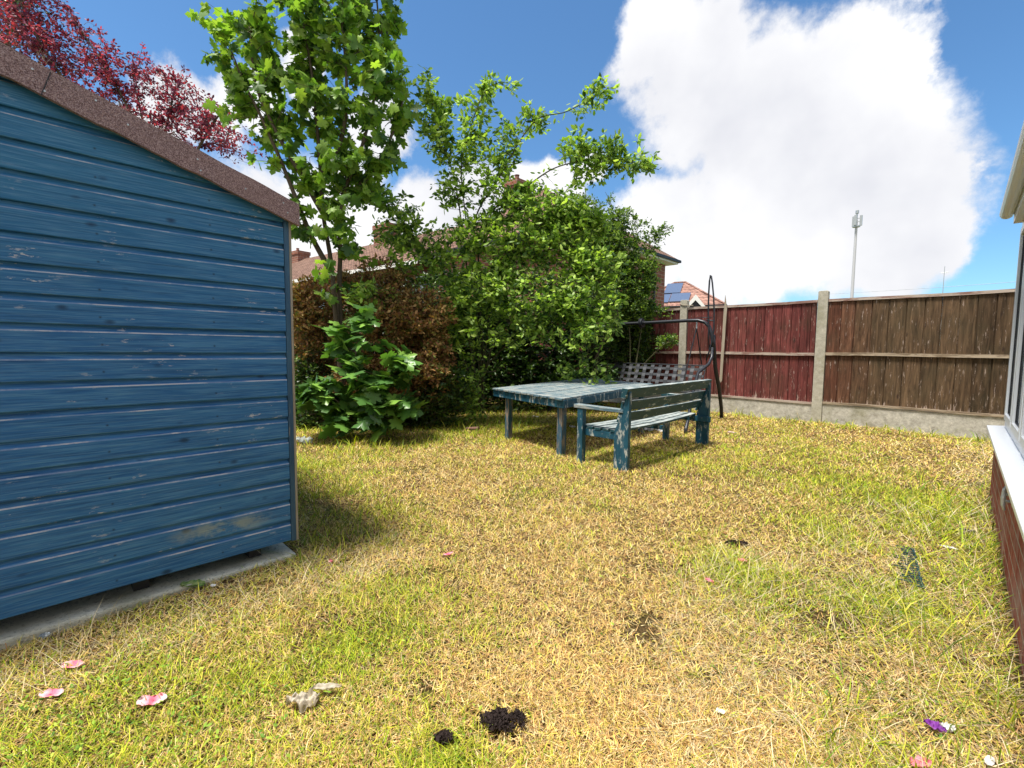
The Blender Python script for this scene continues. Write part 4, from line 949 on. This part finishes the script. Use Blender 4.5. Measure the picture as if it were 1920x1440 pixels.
b = G(1060, 765)
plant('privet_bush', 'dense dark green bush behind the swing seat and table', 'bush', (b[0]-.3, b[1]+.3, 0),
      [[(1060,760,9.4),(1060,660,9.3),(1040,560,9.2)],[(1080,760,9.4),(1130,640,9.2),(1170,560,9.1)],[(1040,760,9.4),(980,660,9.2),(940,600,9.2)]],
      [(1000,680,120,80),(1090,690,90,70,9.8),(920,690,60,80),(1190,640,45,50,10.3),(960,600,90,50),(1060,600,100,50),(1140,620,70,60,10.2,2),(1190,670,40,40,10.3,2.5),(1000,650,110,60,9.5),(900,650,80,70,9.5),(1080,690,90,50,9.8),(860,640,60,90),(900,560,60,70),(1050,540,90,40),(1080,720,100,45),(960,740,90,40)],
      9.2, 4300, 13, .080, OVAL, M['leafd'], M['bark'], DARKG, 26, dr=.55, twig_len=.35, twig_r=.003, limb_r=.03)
b = np.array([-4.6, 8.9, 0])
plant('lime_hedge', 'fine leaved lime green hedge plant leaning over the red fence', 'hedge', tuple(b),
      [[(1180,740,9.3),(1180,620,9.4),(1160,500,9.5),(1150,430,9.6)],[(1190,700,9.3),(1210,560,9.5),(1215,470,9.6),(1240,430,9.6)],[(1200,690,9.2),(1240,650,9.0),(1262,640,8.9)],[(1180,560,9.5),(1190,450,9.6),(1205,410,9.6)],[(1160,500,9.5),(1150,400,9.6),(1135,360,9.6)]],
      [(1165,410,28,24),(1150,455,55,35),(1195,500,45,32),(1160,540,75,40),(1190,570,45,40),(1130,500,60,40),(1250,640,22,16,9.2),(1240,435,24,18,9.6,.35),(1205,425,18,22,9.6,.35),(1220,455,30,20,9.6,.4),(1180,630,45,45,10.2),(1210,585,22,22,10.0),(1235,585,25,12,9.3,.5),(1140,385,12,25,9.6,.3),(1100,440,50,40),(1180,660,40,30,10.2),(1080,390,40,25,None,.7),(1215,530,22,20)],
      9.3, 3000, 13, .054, OVAL, M['leaf'], M['barkg'], [(.10, .18, .03), (.17, .27, .04), (.06, .12, .02), (.25, .35, .055), (.04, .085, .02)], 27, dr=.35, twig_len=.3, twig_r=.003, limb_r=.018, up=.7, spread=.8)
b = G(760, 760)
plant('laurel_hedge', 'dark evergreen hedge row standing deep behind the shrubs', 'hedge', (b[0]-1.5, b[1]+1.2, 0),
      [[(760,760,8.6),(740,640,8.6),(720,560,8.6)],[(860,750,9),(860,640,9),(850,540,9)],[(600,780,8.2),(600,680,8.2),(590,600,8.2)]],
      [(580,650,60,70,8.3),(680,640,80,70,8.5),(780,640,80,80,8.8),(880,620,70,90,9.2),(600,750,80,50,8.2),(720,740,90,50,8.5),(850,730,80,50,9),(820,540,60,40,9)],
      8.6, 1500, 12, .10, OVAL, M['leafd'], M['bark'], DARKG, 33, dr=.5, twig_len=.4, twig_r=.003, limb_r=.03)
plant('purple_plum_tree', 'purple leaved plum tree beyond the shed roof', 'tree', (-9.2, 1.0, 0),
      [[(300,640,9.6),(290,400,9.5),(260,250,9.4),(200,130,9.3),(140,40,9.2)],[(300,500,9.6),(350,330,9.5),(400,230,9.4),(430,200,9.4)],[(290,420,9.6),(200,260,9.4),(100,120,9.2),(50,30,9.1),(20,-40,9)],[(290,400,9.5),(310,250,9.4),(330,160,9.4)],[(280,380,9.5),(270,240,9.4),(250,150,9.4)]],
      [(55,50,65,45),(130,95,60,48),(220,140,60,42),(300,160,45,48),(355,190,50,45),(400,240,55,40),(440,275,40,25),(100,15,30,40),(160,60,30,25),(0,20,50,40),(285,110,12,22,None,.7),(240,95,20,8,None,.7),(330,120,8,18,None,.6),(200,190,80,50),(300,240,90,50),(80,110,80,50),(60,-50,80,50)],
      9.4, 1300, 12, .066, OVAL, M['leafp'], M['bark'], PURPLE, 28, dr=.8, up=.4, spread=1.0, twig_len=.4, twig_r=.004, limb_r=.05, shell=.2)
plant('grey_green_tree', 'grey green tree top at the upper left corner behind the plum tree', 'tree', (-12.8, -.2, 0),
      [[(60,640,12.5),(30,300,12.5),(20,100,12.5),(10,0,12.5)]],
      [(15,10,38,30),(60,30,30,25),(20,-60,80,60),(-40,60,60,60)], 12.5, 380, 11, .09, OVAL, M['leafd'], M['bark'], [(.10, .14, .07), (.14, .19, .09), (.07, .10, .05)], 29, dr=.8, twig_len=.5, limb_r=.07)
def dead_shrub():
    root = empty('dead_shrub', (-6.8, 1.1, 0)); tag(root, 'leafless shrub of pale dead twigs just above the shed roof edge', 'shrub')
    r = np.random.default_rng(31); b = np.array([-6.8, 1.1, 0]); segs = []
    def grow(p, d, L, rad, lvl):
        q = p+d*L; mid = (p+q)/2+r.normal(0, .06*L, 3); segs.append((spline([p, mid, q], 4)-b, np.linspace(rad, rad*.6, 9)))
        if lvl == 0: return
        for k in range(r.integers(3, 5)):
            nd = d+r.normal(0, .55, 3); nd[2] += .12; nd /= np.linalg.norm(nd)
            s = p+(q-p)*r.uniform(.45, 1.0); grow(s, nd, L*r.uniform(.5, .8), rad*.6, lvl-1)
    for (px, py) in [(70,130),(95,110),(200,215),(225,190),(290,260),(310,240),(345,270),(375,290),(260,240),(150,180)]:
        c = P(px, py+60, 7.4); s = np.array([-6.9+r.normal(0, .2), 1.0+r.normal(0, .3), .0]); m = (c+s)/2+r.normal(0, .15, 3)
        segs.append((spline([s, m, c], 6)-b, np.linspace(.02, .009, 13))); d = np.array([0, .1, 1.0])+r.normal(0, .25, 3); d /= np.linalg.norm(d)
        grow(c, d, .30, .007, 3)
    tubes_np('stem', segs, M['twig'], root, 4)
dead_shrub()

# ---------------------------------------------------------------- litter on the lawn
def litter_mat(name, c, c2=None, rough=.7, trans=.25, sc=25):
    t = MT(name, rough, .3); g = t.noise(t.coord(), sc, 4); t.base(t.mix(t.ramp(g, [(.4, 0.0), (.6, 1.0)]), c, c2 or tuple(x*.7 for x in c)))
    tr = t.n.new('ShaderNodeBsdfTranslucent'); tr.inputs[0].default_value = (*c, 1); mx = t.n.new('ShaderNodeMixShader'); mx.inputs[0].default_value = trans
    t.l.new(t.b.outputs[0], mx.inputs[1]); t.l.new(tr.outputs[0], mx.inputs[2]); t.l.new(mx.outputs[0], t.out.inputs[0]); return t.m
def scrap(name, px, py, L, W, mat, label, cat, seed=0, rz=0.0, curl=.3, rough=.3, holes=0, group=None, z=.010, nx=18, ny=10, ragged=.25):
    r = random.Random(seed); g = G(px, py); b = MB(); vs = []; s = seed*3.1
    for i in range(nx+1):
        u = i/nx*2-1
        wr = math.sqrt(max(0, 1-abs(u)**2.6))*(1+ragged*mnoise.noise(Vector((u*3, s, 0))))
        for j in range(ny+1):
            v = j/ny*2-1; x = u*L/2*(1+ragged*.4*mnoise.noise(Vector((v*2, s, 5)))); y = v*wr*W/2
            zz = curl*W*(v*v*.5+u*u*.2)*.6+rough*W*(mnoise.noise(Vector((u*2.2, v*2.2, s)))*.5+.25*mnoise.noise(Vector((u*6, v*6, s+9))))
            vs.append((x, y, zz+.4*rough*W*.5))
    fs = [(i*(ny+1)+j, (i+1)*(ny+1)+j, (i+1)*(ny+1)+j+1, i*(ny+1)+j+1) for i in range(nx) for j in range(ny) if not (holes and r.random() < holes)]
    b.add(vs, fs); o = b.build(name, mat, smooth=True, fix=False); o.location = (g[0], g[1], z+float(gh(np.array(g[0]), np.array(g[1])))); o.rotation_euler = (0.05, .08, rz)
    tag(o, label, cat, group); return o
def petal_mat():
    t = MT('pink_white_petal', .55, .3); g = t.noise(t.coord(), 9, 3); x, y, z = t.sep(t.tc.outputs['Object'])
    f = t.math('ADD', t.math('MULTIPLY', t.math('ABSOLUTE', x), 14.0), t.math('MULTIPLY', g, .8))
    t.base(t.ramp(f, [(.45, (.80, .14, .22)), (.72, (.84, .42, .44)), (1.0, (.84, .74, .70))])); return t.m
pm = petal_mat()
scrap('fallen_petal', 137, 1258, .075, .036, pm, 'pink and white fallen petal nearest the shed slab', 'petal', 1, .9, .5, .35, group='fallen petals')
scrap('fallen_petal', 97, 1312, .07, .034, pm, 'pink fallen petal at the far left of the lawn', 'petal', 2, 1.0, .4, .35, group='fallen petals')
scrap('fallen_petal', 285, 1320, .085, .045, pm, 'pale petal with pink centre lying on greener grass', 'petal', 3, 1.1, .3, .4, group='fallen petals')
scrap('fallen_petal', 840, 1045, .065, .022, pm, 'small pale petal curled in the middle of the lawn', 'petal', 4, 1.5, .9, .4, group='fallen petals')
rag = litter_mat('grubby_plastic', (.60, .54, .44), (.36, .30, .22), .5)
wht = litter_mat('white_scrap', (.80, .80, .80), (.60, .58, .56), .5)
scrap('plastic_rag', 568, 1322, .095, .06, rag, 'crumpled grubby white plastic rag on dry grass', 'rag', 5, .9, .2, .9, z=.018, nx=34, ny=22, ragged=.7)
scrap('plastic_strip', 612, 1300, .10, .020, rag, 'narrow twisted strip of pale plastic beside the rag', 'plastic strip', 6, .95, .9, .9, z=.022, nx=30)
scrap('foil_scrap', 85, 1197, .035, .03, M['galv'], 'silvery foil scrap by the concrete slab', 'foil', 7, .4, .3, .6)
scrap('cabbage_leaf', 362, 1107, .11, .055, litter_mat('wilted_leaf', (.35, .42, .15), (.10, .22, .05)), 'wilted pale green leaf at the slab edge', 'leaf', 8, 1.0, .4, .5)
scrap('paper_scrap', 400, 1108, .03, .02, wht, 'tiny white paper scrap beside the wilted leaf', 'paper', 9, .5)
scrap('paper_scrap', 1350, 1342, .028, .02, wht, 'tiny white paper scrap on straw at bottom centre right', 'paper', 10, .5, .2, .6)
scrap('paper_scrap', 1778, 1032, .09, .03, wht, 'flattened pale paper scrap near the brick wall', 'paper', 11, .3, .2, .4)
scrap('paper_scrap', 1855, 1432, .06, .02, wht, 'white scrap at the bottom right corner by the wall', 'paper', 12, 1.4, .2, .4)
pk = litter_mat('pink_scrap', (.80, .20, .28), (.70, .35, .38))
scrap('pink_petals', 1392, 1056, .05, .028, pk, 'pink petal clump on green grass right of centre', 'petal clump', 13, .6, .3, .9, group='pink petal clumps')
scrap('pink_petals', 1330, 1096, .04, .022, pk, 'smaller faded pink petal clump left of the other', 'petal clump', 14, .2, .3, .9, group='pink petal clumps')
scrap('pink_petals', 620, 1059, .025, .02, pk, 'tiny pink petal fragment near the shed corner', 'petal clump', 15, .2, .3, .9, group='pink petal clumps')
scrap('pink_petals', 1725, 1436, .06, .03, pk, 'bright pink petals at the bottom edge', 'petal clump', 16, .8, .3, .9, group='pink petal clumps')
scrap('purple_scrap', 1752, 1368, .055, .030, litter_mat('purple_plastic', (.18, .03, .28), (.30, .08, .42)), 'crumpled purple wrapper near the bottom right', 'wrapper', 17, 0, .4, 1.1)
scrap('wrapper', 1776, 1370, .045, .028, wht, 'black and white torn wrapper beside the purple one', 'wrapper', 18, .8, .4, 1.1)
scrap('plastic_bag', 1222, 808, .36, .13, wht, 'crumpled white plastic bag behind the bench', 'plastic bag', 19, .8, .3, .9, nx=30, ny=18, ragged=.6)
scrap('plastic_scrap', 1073, 803, .10, .07, wht, 'small white plastic scrap between table legs', 'plastic scrap', 20, .4, .3, .7)
scrap('plastic_scrap', 1005, 781, .12, .05, wht, 'pale scrap lying in shade under the table', 'plastic scrap', 23, .4, .3, .5)
scrap('plastic_scrap', 1372, 812, .12, .06, litter_mat('pinkish_scrap', (.75, .58, .52)), 'pinkish pale scrap on grass right of the bench', 'plastic scrap', 21, .4, .3, .6)
scrap('grey_bag', 566, 831, .26, .12, litter_mat('grey_bag', (.45, .48, .44), (.25, .28, .26)), 'grey green crumpled bag at the far shed corner', 'bag', 22, .8, .4, .9, nx=28, ny=18)
rb = MB(); g = G(885, 808); rb.hexa([(-.11, -.05, 0), (.10, -.06, .0), (.11, .05, .0), (-.09, .06, 0), (-.10, -.045, .03), (.09, -.05, .045), (.10, .045, .04), (-.08, .05, .03)])
o = rb.build('broken_tile', M['roofC'], bevel=.006); o.location = (g[0], g[1], .02); o.rotation_euler = (0, 0, .8); tag(o, 'broken brown roof tile lying left of the table', 'tile')
def clump(name, px, py, L, W, Hh, mat, label, cat, seed):
    g = G(px, py); r = np.random.default_rng(seed); b = MB()
    for k in range(520):
        a, q = r.uniform(0, 2*PI), r.uniform(0, 1)**.6; x, y = math.cos(a)*q*L/2, math.sin(a)*q*W/2; s = r.uniform(.002, .006); z = .004+Hh*(1-q*q)*r.uniform(.0, 1)*.35
        if mnoise.noise(Vector((x*38, y*38, seed*2.3))) < -.12+.45*(q-.55): continue
        p = [np.array([x, y, z])+r.normal(0, s, 3) for _ in range(6)]
        b.add(p, [(0, 1, 2), (0, 2, 3), (0, 3, 4), (0, 4, 1), (5, 2, 1), (5, 3, 2), (5, 4, 3), (5, 1, 4)])
    o = b.build(name, mat); o.location = (g[0], g[1], .002); o.rotation_euler = (0, 0, .78); tag(o, label, cat)
soil = plain('burnt_black_soil', (.028, .020, .018), .95, .1, 0, .5, 60)
clump('ash_clump', 945, 1352, .15, .085, .014, soil, 'black burnt ash patch at the bottom centre of lawn', 'ash', 1)
clump('ash_clump', 830, 1386, .05, .03, .012, soil, 'small black crumb patch left of the larger ash patch', 'ash', 2)
clump('soil_clump', 1380, 1020, .13, .07, .03, soil, 'dark soil lump on green grass right of centre', 'soil', 3)
def grille():
    g = G(1700, 1060); root = empty('plastic_grille', (g[0], g[1], .006), .12); tag(root, 'dark teal plastic grille pieces sunk in long grass', 'grille')
    m = litter_mat('teal_plastic', (.010, .035, .040), (.02, .06, .065), .4, .05); r = random.Random(2)
    for k in range(4):
        b = MB(); y = -.26+k*.15+r.uniform(-.02, .02)
        b.beam((.05, y-.07, .004), (.04, y+.07, .010), .006, .008)
        for q in range(5): yy = y-.06+q*.03; b.beam((-.03+r.uniform(-.03, .03), yy, .002+r.uniform(0, .006)), (.05, yy+.004, .008), .009, .004)
        b.build('slatted_strip', m, root)
grille()
scrap('black_scrap', 1812, 1003, .09, .04, plain('black_plastic', (.02, .02, .025), .4), 'black plastic scrap in grass near the wall', 'plastic scrap', 30, .3, .4, .6)
print('scene ok', len(bpy.data.objects))
